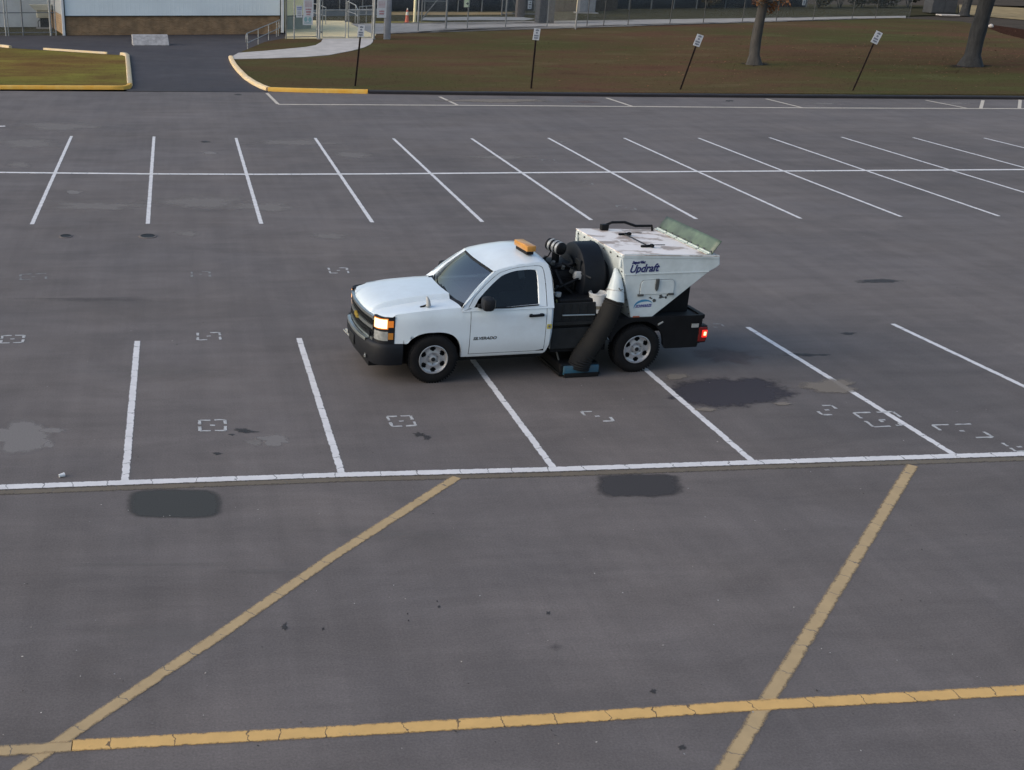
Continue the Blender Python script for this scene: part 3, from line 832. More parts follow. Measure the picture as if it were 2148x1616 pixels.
# ------------------------------------------------------------------ patches and stains on the lot
def blob(name, pix_c, pix_rx, pix_ry, m, z=0.003, seed=0, power=2.0, rough=0.15, rot=0.0):
    """patch: an uneven rounded outline with rings, attribute 'fade' from the middle out"""
    cx, cy = pix_c
    c = U(cx, cy); ex = (U(cx+pix_rx, cy)-U(cx-pix_rx, cy))/2; ey = (U(cx, cy-pix_ry)-U(cx, cy+pix_ry))/2
    NS, NR = 48, 7
    mb = MB(); rings = []
    cv = mb.bm.verts.new((0, 0, 0))
    for r in range(1, NR+1):
        ring = []
        for k in range(NS):
            a = 2*math.pi*k/NS
            ca, sa = math.cos(a), math.sin(a)
            q = (abs(ca)**power+abs(sa)**power)**(-1/power)
            j = 1+rough*mnoise.noise(Vector((ca*1.6+seed*7.3, sa*1.6, seed*3.1)))*1.6+rough*0.5*mnoise.noise(Vector((ca*5+seed, sa*5, seed*1.7)))
            p = (ex*ca+ey*sa)*q*j*(r/NR)
            ring.append(mb.bm.verts.new((p.x, p.y, 0)))
        rings.append(ring)
    for k in range(NS): mb.bm.faces.new([cv, rings[0][k], rings[0][(k+1) % NS]])
    for r in range(NR-1):
        for k in range(NS): mb.bm.faces.new([rings[r][k], rings[r+1][k], rings[r+1][(k+1) % NS], rings[r][(k+1) % NS]])
    o = mb.build(name, m)
    at = o.data.attributes.new('fade', 'FLOAT', 'POINT')
    vals = [1.0]+[1.0-r/NR for r in range(1, NR+1) for _ in range(NS)]
    at.data.foreach_set('value', vals)
    o.location = (c.x, c.y, z); o.rotation_euler = (0, 0, rot)
    return struct(o)
M['patch'] = stain_mat('dark_asphalt_patch', (0.060, 0.062, 0.060), 0.85, 0.06, 6.0, 0.8, 0.16)
M['patch2'] = stain_mat('black_asphalt_patch', (0.056, 0.053, 0.055), 0.85, 0.12, 5.0, 0.85, 0.20)
M['patch3'] = stain_mat('ragged_tar_patch', (0.052, 0.048, 0.058), 0.82, 0.35, 3.0, 0.85, 0.22)
M['pale'] = stain_mat('pale_oxidised_stain', (0.240, 0.222, 0.211), 0.62, 0.50, 1.3, 0.9, 0.45)
M['pale_hard'] = stain_mat('pale_dried_puddle', (0.245, 0.228, 0.220), 0.72, 0.28, 1.8, 0.9, 0.24)
M['sand'] = stain_mat('sandy_drift', (0.235, 0.205, 0.175), 0.75, 0.40, 1.8, 0.95, 0.30)
M['pale_soft'] = stain_mat('faint_pale_wear', (0.20, 0.185, 0.178), 0.40, 0.5, 1.1, 0.9, 0.9)
M['oil_soft'] = stain_mat('faint_dark_wear', (0.075, 0.068, 0.066), 0.35, 0.5, 1.6, 0.9, 0.8)
M['rusty'] = stain_mat('reddish_stain', (0.165, 0.128, 0.120), 0.6, 0.5, 1.2, 0.9, 0.5)
M['mulch_shade'] = stain_mat('dark_mulch_shade', (0.022, 0.016, 0.014), 0.9, 0.5, 2.5, 0.95, 0.5)  # mulch, with the shadow at the trunk foot painted into the colour
M['oil'] = stain_mat('dark_oil_stain', (0.048, 0.047, 0.048), 0.7, 0.5, 5.0, 0.6, 0.4)
M['dark_tone'] = stain_mat('broad_dark_tone', (0.112, 0.104, 0.105), 0.45, 0.5, 0.9, 0.85, 0.9)  # broad, slightly darker tone fading out towards the rim
blob('asphalt_patch', (367, 1056), 138, 43, M['patch'], 0.002, 1, 5.0, 0.04)
blob('asphalt_patch', (1340, 1018), 132, 35, M['patch2'], 0.002, 2, 3.0, 0.10)
blob('asphalt_patch', (1522, 824), 165, 42, M['patch3'], 0.0022, 3, 2.6, 0.25)
for i, (c, rx, ry, k) in enumerate([
        ((50, 918), 115, 46, 'pale_hard'), ((103, 934), 16, 10, 'pale_hard'), ((575, 923), 48, 17, 'pale_hard'), ((535, 928), 30, 12, 'pale'),
        ((200, 432), 170, 14, 'pale'), ((430, 425), 150, 22, 'pale'), ((560, 434), 120, 16, 'pale'), ((155, 403), 26, 6, 'pale_hard'), ((40, 345), 40, 9, 'pale'),
        ((440, 321), 24, 5, 'pale_hard'), ((690, 495), 80, 10, 'pale'), ((395, 490), 40, 10, 'pale'), ((60, 300), 120, 16, 'pale'), ((740, 325), 80, 10, 'pale'), ((1050, 330), 90, 8, 'pale'),
        ((1745, 812), 80, 20, 'sand'), ((1420, 790), 40, 9, 'sand'), ((1520, 745), 110, 26, 'rusty'), ((1480, 860), 40, 6, 'sand'), ((1640, 848), 30, 5, 'sand'),
        ((110, 903), 44, 8, 'pale_hard'), ((620, 300), 160, 10, 'pale'), ((130, 265), 140, 14, 'pale'), ((1040, 212), 160, 5, 'sand'), ((1230, 214), 60, 4, 'rusty'), ((1730, 217), 60, 4, 'pale'), ((2000, 217), 70, 4, 'pale'),
        ((300, 1184), 300, 8, 'pale_soft'), ((560, 1199), 130, 9, 'pale_soft'), ((300, 780), 260, 30, 'pale_soft'), ((900, 640), 200, 20, 'pale_soft'), ((820, 1120), 240, 24, 'pale_soft'), ((350, 1330), 260, 40, 'pale_soft'), ((520, 137), 60, 4, 'pale'), ((400, 137), 50, 5, 'pale'),
        ((510, 903), 26, 6, 'oil'), ((520, 906), 36, 5, 'oil'), ((895, 918), 13, 7, 'oil'), ((880, 912), 22, 8, 'oil'), ((456, 952), 14, 5, 'oil'), ((486, 912), 10, 3, 'oil'), ((597, 1315), 10, 12, 'oil'), ((678, 1320), 5, 5, 'oil'), ((921, 1273), 6, 5, 'oil'), ((917, 1262), 3, 3, 'oil'), ((1150, 1286), 8, 6, 'oil'), ((1165, 1358), 28, 14, 'dark_tone'), ((1250, 985), 12, 3, 'oil'),
        ((855, 1288), 3, 3, 'oil'), ((857, 1302), 3, 3, 'oil'), ((1370, 1450), 12, 8, 'oil'), ((1430, 1568), 14, 8, 'oil'), ((1690, 745), 70, 5, 'oil'), ((1780, 700), 26, 4, 'oil'), ((430, 298), 16, 3, 'oil'), ((1840, 590), 60, 7, 'oil'), ((1530, 212), 14, 2.5, 'oil'), ((500, 199), 14, 2.5, 'oil'),
        ((180, 628), 220, 10, 'dark_tone'), ((1060, 640), 200, 9, 'dark_tone')]):
    blob('ground_stain', c, rx, ry, M[k], 0.0012+0.00004*i if k != 'sand' else 0.0085+0.00004*i, 10+i, 2.0, 0.35)
# covers and litter
def utility_cover(px, py, rx, ry, label):
    c = U(px, py); w = (U(px+rx, py)-U(px-rx, py)).length/2; d = (U(px, py-ry)-U(px, py+ry)).length/2
    root = empty('utility_cover', (c.x, c.y, 0))
    mb = MB(); mb.lathe([(1.0, 0.0), (1.0, 0.012), (0.80, 0.016)], 28, 'z')
    for v in mb.bm.verts: v.co.x *= w; v.co.y *= d
    mb.build('collar', M['asphalt'], root, smooth=30)
    mb = MB(); mb.lathe([(0.8, 0.013), (0.78, 0.010), (0.45, 0.012), (0.001, 0.012)], 28, 'z')
    for v in mb.bm.verts: v.co.x *= w; v.co.y *= d
    mb.build('lid', M['blackgrey'], root, smooth=30)
    return tag(root, label, 'utility cover')
utility_cover(310, 496, 19, 4.8, 'dark oval cover in a pale collar below the second far stall line')
utility_cover(138, 496, 14, 4.0, 'smaller dark cover below the leftmost far stall line')
def litter(px, py):
    c = U(px, py); root = empty('litter', (c.x, c.y, 0.022), 0.5); root.scale = (0.78, 0.78, 0.78)
    mb = MB(); mb.lathe([(0.02, 0), (0.026, 0.0), (0.036, 0.09), (0.033, 0.09), (0.024, 0.004)], 16, 'x'); mb.build('cup', M['white_metal'], root, smooth=40)
    mb = MB(); mb.lathe([(0.036, 0.09), (0.039, 0.092), (0.036, 0.096)], 16, 'x'); mb.build('rim', M['sign_white'], root, smooth=40)
    tag(root, 'small white litter lying above the left end of the white line', 'litter')
litter(124, 1002)

# ------------------------------------------------------------------ buildings
def oriented(a, b):
    """frame along a wall: origin a, unit x along, unit n towards the camera"""
    x = (b-a); L_ = x.length; x.normalize(); return x, L_, math.atan2(x.y, x.x)
def at_wall(root_name, a, b):
    x, L_, ang = oriented(a, b)
    return empty(root_name, (a.x, a.y, 0), ang), L_
a, b = U(135, 75), U(590, 72)
bld, BL = at_wall('metal_building', a, b)
mb = MB(); mb.box((BL/2, 4.0, 0.62), (BL, 8.0, 1.24)); mb.build('brick_base', M['brick'], bld)
mb = MB()
nx = int(BL/0.30); rows = []
prof = []
for i in range(nx):
    x0 = i*BL/nx; s = BL/nx
    prof += [(x0, -0.05), (x0+s*0.70, -0.05), (x0+s*0.78, -0.053), (x0+s*0.92, -0.053)]
prof.append((BL, -0.05))
rows = [[Vector((x, y, 1.24)) for x, y in prof], [Vector((x, y, 5.2)) for x, y in prof]]
mb.grid(rows)
mb.build('metal_siding', M['siding'], bld)
mb = MB(); mb.box((BL/2, 4.02, 3.225), (BL-0.02, 8.0, 3.95)); mb.build('side_wall', mat('grey_wall_shade_tone', (0.30, 0.32, 0.33), 0.6, var=0.1), bld)  # same wall, darkened in colour to stand for its shadowed side
mb = MB(); mb.box((BL/2, -0.045, 1.235), (BL, 0.10, 0.05)); mb.build('base_flashing', M['trim_dark'], bld)
mb = MB(); mb.prism([(-0.4, -0.5, 5.2), (-0.4, 8.5, 5.2), (-0.4, 4.0, 6.6)], (BL+0.8, 0, 0)); mb.build('roof', M['galv'], bld)
mb = MB(); mb.box((-0.03, -0.12, 2.6), (0.17, 0.14, 5.2), bevel=0.02); mb.build('downspout', M['white_metal'], bld)
mb = MB(); mb.box((0.10, -0.075, 2.6), (0.07, 0.05, 5.2)); mb.build('corner_trim', M['trim_dark'], bld)
mb = MB(); mb.box((BL+0.05, -0.10, 2.65), (0.20, 0.14, 5.1), bevel=0.02); mb.build('downspout', M['white_metal'], bld)
mb = MB(); mb.box((BL-0.09, -0.065, 2.6), (0.05, 0.06, 5.2)); mb.build('corner_trim', M['trim_dark'], bld)
tag(bld, 'pale blue metal building with a brown brick base and white downspouts', 'building')
# building behind the left yard
a, b = U(-500, 60), U(134, 57)
b2, L2 = at_wall('grey_building', a, b)
mb = MB(); mb.box((L2/2-0.3, 3.0, 2.6), (L2-0.6, 6.0, 5.2)); mb.build('wall', M['siding_grey'], b2)
mb = MB(); mb.prism([(-0.3, -0.4, 5.2), (-0.3, 6.4, 5.2), (-0.3, 3.0, 6.2)], (L2+0.2, 0, 0)); mb.build('roof', M['galv'], b2)
tag(b2, 'pale grey walled building set back behind the left chain link yard', 'building')
# booth
a, b = U(602, 66), U(652, 64)
bo, L3 = at_wall('ticket_booth', a, b)
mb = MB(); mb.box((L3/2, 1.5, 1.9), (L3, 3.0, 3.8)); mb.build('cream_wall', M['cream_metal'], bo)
mb = MB(); pr = []
n = 22
for i in range(n):
    x0 = i*L3/n; s = L3/n
    pr += [(x0, -0.02), (x0+s*0.5, -0.02), (x0+s*0.6, -0.055), (x0+s*0.9, -0.055)]
pr.append((L3, -0.02))
mb.grid([[Vector((x, y, 0.05)) for x, y in pr], [Vector((x, y, 1.02)) for x, y in pr]])
mb.build('ribbed_skirt', M['ribbed'], bo)
mb = MB(); mb.box((L3/2, -0.03, 1.05), (L3, 0.07, 0.05)); mb.build('rail_trim', M['trim_dark'], bo)
mb = MB(); mb.prism([(-0.2, -0.3, 3.8), (-0.2, 3.3, 3.8), (-0.2, 3.3, 4.1), (-0.2, -0.3, 3.95)], (L3+0.4, 0, 0)); mb.build('roof', M['galv'], bo)
tag(bo, 'small cream booth with a ribbed metal skirt beside the gate', 'booth')
# air handling unit on a dark pedestal in the left yard
c = U(93, 60.5)
ac = empty('air_handler', (c.x, c.y, 0), math.radians(8))
mb = MB(); mb.box((0, 0, 0.05), (1.1, 0.9, 0.12)); mb.build('base_slab', M['concrete_grey'], ac)
mb = MB(); mb.box((0.05, 0, 0.42), (0.62, 0.6, 0.62), bevel=0.02); mb.build('pedestal', M['blackgrey'], ac)
mb = MB(); mb.box((0, 0, 1.0), (0.95, 0.8, 0.52), bevel=0.04); mb.box((0, -0.405, 1.0), (0.6, 0.03, 0.30)); mb.build('housing', mat('beige_housing', (0.40, 0.39, 0.31), 0.6, var=0.1), ac)
mb = MB(); mb.prism([(-0.6, -0.5, 1.26), (0.5, -0.5, 1.26), (0.6, -0.5, 1.62), (-0.95, -0.5, 1.62)], (0, 1.0, 0)); mb.build('hood', mat('beige_hood', (0.42, 0.41, 0.33), 0.6, var=0.1), ac)
mb = MB(); mb.tube([(-0.42, -0.3, 0.12), (-0.42, -0.3, 0.5)], 0.03); mb.tube([(-0.42, -0.3, 0.5), (-0.30, -0.28, 0.62)], 0.03); mb.build('pipe', M['blackgrey'], ac)
tag(ac, 'beige hooded air handling unit on a dark pedestal in the left yard', 'machine')
# concrete splash block
c = U(317, 96)
mb = MB(); mb.prism([(-1.12, -0.15, 0.0), (-1.12, 0.9, 0.0), (-1.12, 0.9, 0.60), (-1.12, 0.55, 0.58), (-1.12, -0.15, 0.05)], (2.24, 0, 0))
sb = mb.build('concrete_block', M['splash'], bevel=0.03)
sb.location = (c.x, c.y, 0); sb.rotation_euler = (0, 0, math.radians(6))
tag(sb, 'low pale concrete block against the driveway below the brick base', 'concrete block')

# ------------------------------------------------------------------ handrails
def pipe_obj(name, paths, r, m, parent):
    mb = MB()
    for p in paths: mb.tube(p, r, 8)
    return mb.build(name, m, parent, smooth=50)
p0, p1 = U(518, 104), U(584, 76)
hr, HLn = at_wall('handrail', p0, p1)
top = lambda t: 0.92+0.10*t
pipe_obj('top_rail', [[(0.0, 0, 0.36), (-0.18, 0, 0.42), (-0.22, 0, 0.60), (-0.18, 0, 0.86), (0, 0, 0.92), (HLn, 0, 1.02), (HLn+0.5, 0, 1.04), (HLn+0.62, 0, 0.9), (HLn+0.6, 0, 0.55), (HLn+0.45, 0, 0.5)]], 0.028, M['galv'], hr)
pipe_obj('mid_rail', [[(0, 0, 0.36), (HLn+0.45, 0, 0.5)]], 0.024, M['galv'], hr)
for t in (0.02, 0.33, 0.66, 0.93, 1.0):
    pipe_obj('post', [[(t*HLn, 0, -0.05), (t*HLn, 0, top(t))]], 0.028, M['galv'], hr)
tag(hr, 'galvanised pipe handrail on the slope beside the blue building', 'handrail')

def inner_rail(label, pix, hts, r=0.035):
    """handrail inside the gate: post feet at pixels, rails between"""
    P = [U(x, y, HL) for x, y in pix]
    rt = empty('handrail', (P[0].x, P[0].y, HL))
    Q = [p-P[0] for p in P]; Q = [Vector((q.x, q.y, 0)) for q in Q]
    tops = [q+Vector((0, 0, h)) for q, h in zip(Q, hts)]
    pipe_obj('top_rail', [tops], r, M['galv'], rt)
    pipe_obj('mid_rail', [[q+Vector((0, 0, h*0.5)) for q, h in zip(Q, hts)]], r*0.8, M['galv'], rt)
    for q, h in zip(Q, hts):
        pipe_obj('post', [[q, q+Vector((0, 0, h))]], r, M['galv'], rt)
    return tag(rt, label, 'handrail')
inner_rail('left handrail inside the gate, level with a rounded end', [(646, 44), (664, 47), (683, 52)], [1.35, 1.35, 1.25])
inner_rail('sloping bright handrail inside the gate behind the meeting stile', [(728, 44), (745, 48), (750, 50)], [1.50, 1.32, 1.0])
inner_rail('low handrail inside the gate next to the red lettered sign', [(753, 48), (768, 48), (786, 47)], [1.2, 1.25, 1.25])
c0, c1 = U(657, 45, HL), U(745, 43, HL)
st, SL = at_wall('low_wall', c0+Vector((0, 6, 0)), c1+Vector((0, 6, 0)))
mb = MB(); mb.box((SL/2+2.2, 0.3, 0.30), (SL+5.0, 0.6, 0.62), bevel=0.03); mb.build('wall', M['concrete_grey'], st)
mb = MB(); mb.box((SL*0.80, -0.04, 0.63), (SL*0.5, 0.10, 0.06)); mb.build('coping', M['blackgrey'], st)
tag(st, 'low grey concrete wall behind the handrails inside the gate', 'wall')

# ------------------------------------------------------------------ chain link fences, gates
def post_at(px, py, h, r, m, parent, z=HL, square=False, org=None, name='post'):
    p = U(px, py, z)
    q = p-org
    mb = MB()
    if square: mb.box((q.x, q.y, z+h/2-0.05), (r*2, r*2, h+0.1), bevel=0.01)
    else:
        mb.tube([(q.x, q.y, z-0.05), (q.x, q.y, z+h)], r, 10)
        mb.lathe([(r*1.25, 0), (r*1.25, 0.05), (r*0.6, 0.11), (0.001, 0.12)], 10, 'z', (q.x, q.y, z+h-0.01))
    return mb.build(name, m, parent, smooth=40)
def wire_panel(p, q, h, parent, org, z=HL):
    """one stretch of chain link between two posts, its local x along the fence"""
    d = Vector((q.x-p.x, q.y-p.y, 0)); L_ = d.length
    mb = MB(); mb.face([(0, 0, 0.03), (L_, 0, 0.03), (L_, 0, h-0.03), (0, 0, h-0.03)])
    o = mb.build('chain_link', M['wire'], parent)
    o.location = (p.x-org.x, p.y-org.y, z); o.rotation_euler = (0, 0, math.atan2(d.y, d.x))
    return o
def rail_between(p, q, h, r, parent, org, m, z=HL, name='rail'):
    mb = MB(); mb.tube([(p.x-org.x, p.y-org.y, z+h), (q.x-org.x, q.y-org.y, z+h)], r, 8)
    return mb.build(name, m, parent, smooth=50)
def fence(label, feet, h=3.0, rails=(3.0,), z=HL, wires=True):
    P = [U(x, y, z) for x, y, *_ in feet]
    org = Vector((P[0].x, P[0].y, 0))
    rt = empty('chain_link_fence', org)
    for f in feet:
        post_at(f[0], f[1], h, f[2] if len(f) > 2 else 0.04, M[f[3]] if len(f) > 3 else M['galv_dark'], rt, z, False, org)
    for i in range(len(P)-1):
        if wires: wire_panel(P[i], P[i+1], h, rt, org, z)
        for rh in rails: rail_between(P[i], P[i+1], rh, 0.03, rt, org, M['galv_dark'], z)
    return tag(rt, label, 'fence'), org
gA, oA = fence('short chain link panel with notices between the booth and the gate', [(600, 82, .04), (617, 82, .05, 'galv'), (665, 81, .06, 'galv')], 3.0, (0.12, 3.0))
fB, oB = fence('long chain link fence running beside the sidewalk to the right', [(815, 70, .04, 'grey_col'), (877, 66, .045), (935, 61.5, .075), (980, 60, .045), (1060, 58, .05), (1147, 57.5, .04), (1207, 62, .06, 'concrete_grey'), (1231, 55.5, .036, 'post_dark'), (1266, 54.5, .036, 'post_dark'), (1317, 53.5, .036, 'post_dark'), (1405, 50.5, .036, 'post_dark'), (1475, 48.5, .036, 'post_dark'), (1557, 46.5, .036, 'post_dark'), (1628, 44.5, .036, 'post_dark'), (1705, 42.5, .036, 'post_dark'), (1787, 40, .036, 'post_dark'), (1836, 39, .036, 'post_dark'), (1907, 38, .036, 'post_dark')], 3.0, (3.0,))
fC, oC = fence('chain link yard fence at the far left in front of the grey wall', [(-160, 77, .05), (-70, 76.5, .05), (13, 76, .05, 'galv'), (18.5, 76, .04, 'galv'), (49, 75.5, .05), (107, 75, .075, 'galv'), (118, 75, .045, 'galv')], 3.2, (1.45, 0.2, 3.2), 0.006)
# gate of two leaves
def gate_leaf(p, q, h, label, inner=False):
    org = Vector((p.x, p.y, 0)); rt = empty('gate', org, math.atan2(q.y-p.y, q.x-p.x)); L_ = Vector((q.x-p.x, q.y-p.y, 0)).length
    mb = MB(); r = 0.035
    for x in (0.05, L_-0.05): mb.tube([(x, 0, HL+0.06), (x, 0, HL+h)], r, 8)
    for zz in (0.08, h*0.62, h): mb.tube([(0.05, 0, HL+zz), (L_-0.05, 0, HL+zz)], r*0.9, 8)
    mb.build('frame', M['galv'], rt, smooth=50)
    mb = MB(); mb.face([(0.05, 0, 0.1), (L_-0.05, 0, 0.1), (L_-0.05, 0, h), (0.05, 0, h)])
    o = mb.build('chain_link', M['wire'], rt); o.location = (0, 0, HL)
    mb = MB(); mb.box((L_-0.05, -0.05, HL+1.1), (0.16, 0.05, 0.10), bevel=0.01); mb.build('latch', M['galv_dark'], rt)
    for zz in (0.4, h-0.5):
        mb = MB(); mb.box((0.0, -0.03, HL+zz), (0.12, 0.08, 0.08), bevel=0.01); mb.build('hinge', M['galv_dark'], rt)
    return tag(rt, label, 'gate')
gate_leaf(U(674, 81, HL), U(726, 81, HL), 2.9, 'left leaf of the pipe and chain link walkway gate')
gate_leaf(U(781, 81, HL), U(729, 81, HL), 2.9, 'right leaf of the pipe and chain link walkway gate')
def lone_post(name, px, py, h, r, m, label, cat, square=False, z=HL, foot=True):
    p = U(px, py, z); rt = empty(name, (p.x, p.y, 0))
    mb = MB()
    if square: mb.box((0, 0, z+h/2-0.05), (2*r, 2*r, h+0.1), bevel=0.015)
    else: mb.tube([(0, 0, z-0.05), (0, 0, z+h)], r, 14)
    mb.build('shaft', m, rt, smooth=40)
    mb = MB()
    if square: mb.box((0, 0, z+h+0.02), (2*r+0.06, 2*r+0.06, 0.05), bevel=0.01)
    else: mb.lathe([(r*1.15, 0), (r*1.15, 0.04), (r*0.7, 0.10), (0.001, 0.11)], 14, 'z', (0, 0, z+h-0.01))
    mb.build('cap', m, rt, smooth=40)
    if foot and not square:
        mb = MB(); mb.lathe([(r*1.9, -0.02), (r*1.9, 0.03), (r*1.5, 0.04)], 14, 'z', (0, 0, z)); mb.build('footing', M['concrete_grey'], rt)
    return tag(rt, label, cat)
lone_post('gate_post', 669.5, 82.5, 3.1, 0.085, M['galv'], 'thick galvanised hinge post on the left of the walkway gate', 'post')
lone_post('gate_post', 783.5, 82.5, 3.1, 0.085, M['galv'], 'thick galvanised hinge post on the right of the walkway gate', 'post')
lone_post('square_pillar', 811.5, 82.5, 4.6, 0.21, M['grey_col'], 'square slate grey steel pillar right of the red lettered notice', 'pillar', True)
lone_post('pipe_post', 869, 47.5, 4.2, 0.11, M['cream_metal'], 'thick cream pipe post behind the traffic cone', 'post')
lone_post('pipe_post', 877, 47.5, 4.2, 0.075, M['white_metal'], 'thinner white pipe post next to the cream one', 'post')
lone_post('grey_column', 1141, 48.5, 4.5, 0.64, M['slate'], 'broad dark slate column standing by the inner path', 'column', True, HL, False)
lone_post('grey_column', 1090, 36, 4.4, 0.36, mat('brown_grey_steel', (0.085, 0.078, 0.078), 0.7, var=0.2), 'narrower brown grey column left of the slate column', 'column', True, HL, False)
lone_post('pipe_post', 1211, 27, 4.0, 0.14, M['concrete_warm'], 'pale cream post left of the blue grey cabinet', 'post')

# inner swing gate and its brace
def braced_gate(pa, pb, h, flip, label):
    P, Q = U(*pa, HL), U(*pb, HL)
    org = Vector((P.x, P.y, 0)); rt = empty('swing_gate', org, math.atan2(Q.y-P.y, Q.x-P.x)); L_ = Vector((Q.x-P.x, Q.y-P.y, 0)).length
    r = 0.05
    mb = MB()
    for x in (0, L_): mb.tube([(x, 0, HL), (x, 0, HL+h)], r, 8)
    for zz in (0.12, h*0.5, h): mb.tube([(0, 0, HL+zz), (L_, 0, HL+zz)], r*0.8, 8)
    mb.build('frame', M['galv_dark'], rt, smooth=50)
    mb = MB(); mb.tube([(0, -0.04, HL+0.2), (L_, -0.04, HL+h*0.85)] if not flip else [(0, -0.04, HL+h*0.85), (L_, -0.04, HL+0.2)], r*0.8, 8); mb.build('brace', M['galv_dark'], rt, smooth=50)
    mb = MB(); mb.face([(0, 0, 0.1), (L_, 0, 0.1), (L_, 0, h), (0, 0, h)]); o = mb.build('chain_link', M['wire'], rt); o.location = (0, 0, HL)
    return tag(rt, label, 'gate')
braced_gate((884, 46.5), (936, 47), 3.2, False, 'dark swing gate with a rising diagonal brace right of the cream post')
braced_gate((1052, 33), (1086, 32), 3.6, True, 'dark gate with a falling brace left of the brown grey column')
braced_gate((1097, 33), (1126, 33), 3.6, True, 'dark gate with a falling brace behind the small white notice')

# back screens
def screen_fence(label, feet, h=3.6):
    P = [U(x, y, HL) for x, y in feet]; org = Vector((P[0].x, P[0].y, 0)); rt = empty('screened_fence', org)
    for p in P:
        mb = MB(); mb.tube([(p.x-org.x, p.y-org.y-0.06, HL-0.05), (p.x-org.x, p.y-org.y-0.06, HL+h+0.1)], 0.06, 8); mb.build('post', M['galv_dark'], rt, smooth=50)
    for i in range(len(P)-1):
        p, q = P[i]-org, P[i+1]-org
        n = 10; rows = []
        for zz in (0.05, h*0.3, h*0.6, h):
            rows.append([Vector((lerp(p.x, q.x, k/n), lerp(p.y, q.y, k/n)+0.05*mnoise.noise(Vector((k*0.9+i*5, zz*1.3, 0))), HL+zz)) for k in range(n+1)])
        mb = MB(); mb.grid(rows); o = mb.build('fabric_panel', M['screen'], rt, smooth=60)
        md = o.modifiers.new('thick', 'SOLIDIFY'); md.thickness = 0.01
    mb = MB(); mb.tube([(p.x-org.x, p.y-org.y, HL+h+0.02) for p in P], 0.03, 8); mb.build('top_rail', M['galv_dark'], rt, smooth=50)
    return tag(rt, label, 'fence')
screen_fence('navy fabric screened fence behind the walkway gate', [(640, 25.5), (712, 25), (760, 25), (820, 25), (890, 25), (960, 25), (1010, 25), (1060, 24.5), (1120, 24)])
screen_fence('navy fabric screened fence behind the grass on the right', [(1292, 21), (1318, 20.5), (1365, 20), (1412, 19.5), (1460, 19), (1520, 18.5), (1600, 17.5), (1690, 16.5)])
a, b = U(1157, 25.5, HL), U(1292, 22, HL)
w1, W1 = at_wall('board_wall', a, b)
mb = MB()
k = 0; x = 0
while x < W1:
    mb.box((x+0.1, random.uniform(0, .02), HL+1.8), (0.19, 0.03, 3.6)); x += 0.2
mb.build('boards', M['brown_wall'], w1)
mb = MB(); mb.box((W1/2, 0.07, HL+3.0), (W1, 0.06, 0.12)); mb.box((W1/2, 0.07, HL+0.6), (W1, 0.06, 0.12)); mb.build('rails', M['brown_wall'], w1)
tag(w1, 'brown board wall between the slate column and the navy screen', 'wall')

# cabinets
def cabinet(px, py, w, d, h, m, label, slab=True, roof=False):
    p = U(px, py, HL); rt = empty('utility_cabinet', (p.x, p.y, 0), math.radians(-4))
    if slab: mb = MB(); mb.box((0, d/2-0.1, HL+0.04), (w+0.5, d+0.5, 0.10), bevel=0.02); mb.build('slab', M['concrete_grey'], rt)
    mb = MB(); mb.box((0, d/2, HL+0.09+h/2), (w, d, h), bevel=0.03); mb.build('body', m, rt, smooth=40)
    mb = MB(); mb.box((0, d/2, HL+0.09+h+0.03), (w+0.08, d+0.08, 0.06), bevel=0.02); mb.build('lid', m, rt, smooth=40)
    for s in (-1, 1):
        mb = MB(); mb.box((s*w/4, -0.012, HL+0.09+h/2), (w/2-0.06, 0.03, h-0.14), bevel=0.01); mb.build('door', m, rt)
    mb = MB(); mb.box((0.05, -0.045, HL+0.09+h*0.55), (0.04, 0.04, 0.2), bevel=0.01); mb.build('handle', M['galv_dark'], rt)
    return tag(rt, label, 'cabinet')
cabinet(1231, 28.5, 1.55, 1.0, 1.75, M['cab_blue'], 'blue grey electrical cabinet beside the pale cream post')
cabinet(1978, 30, 2.6, 1.8, 2.4, mat('grey_cabinet_paint', (0.062, 0.066, 0.073), 0.7, var=0.15, vscale=2, spec=0.2), 'large grey cabinet at the far right left of the big trunk', False)
p = U(1967, 31, HL)
mb = MB(); mb.prism([(-0.9, -0.9, 0), (0.9, -1.2, 0), (0.95, -0.2, 0), (-0.8, 0.3, 0)], (0, 0, 0.12)); sl = mb.build('concrete_slab', M['concrete'], bevel=0.015); sl.location = (p.x, p.y-1.2, HL)
tag(sl, 'pale concrete slab in front of the large grey cabinet', 'slab')
p = U(2078, 58, HL)
mb = MB(); bmesh.ops.create_icosphere(mb.bm, subdivisions=2, radius=0.22)
for v in mb.bm.verts: v.co *= 1+0.25*mnoise.noise(v.co*6); v.co.z *= 0.8
rk = mb.build('rock', M['concrete'], smooth=50); rk.location = (p.x, p.y, HL+0.12); tag(rk, 'small pale rock at the right foot of the dark trunk', 'rock')

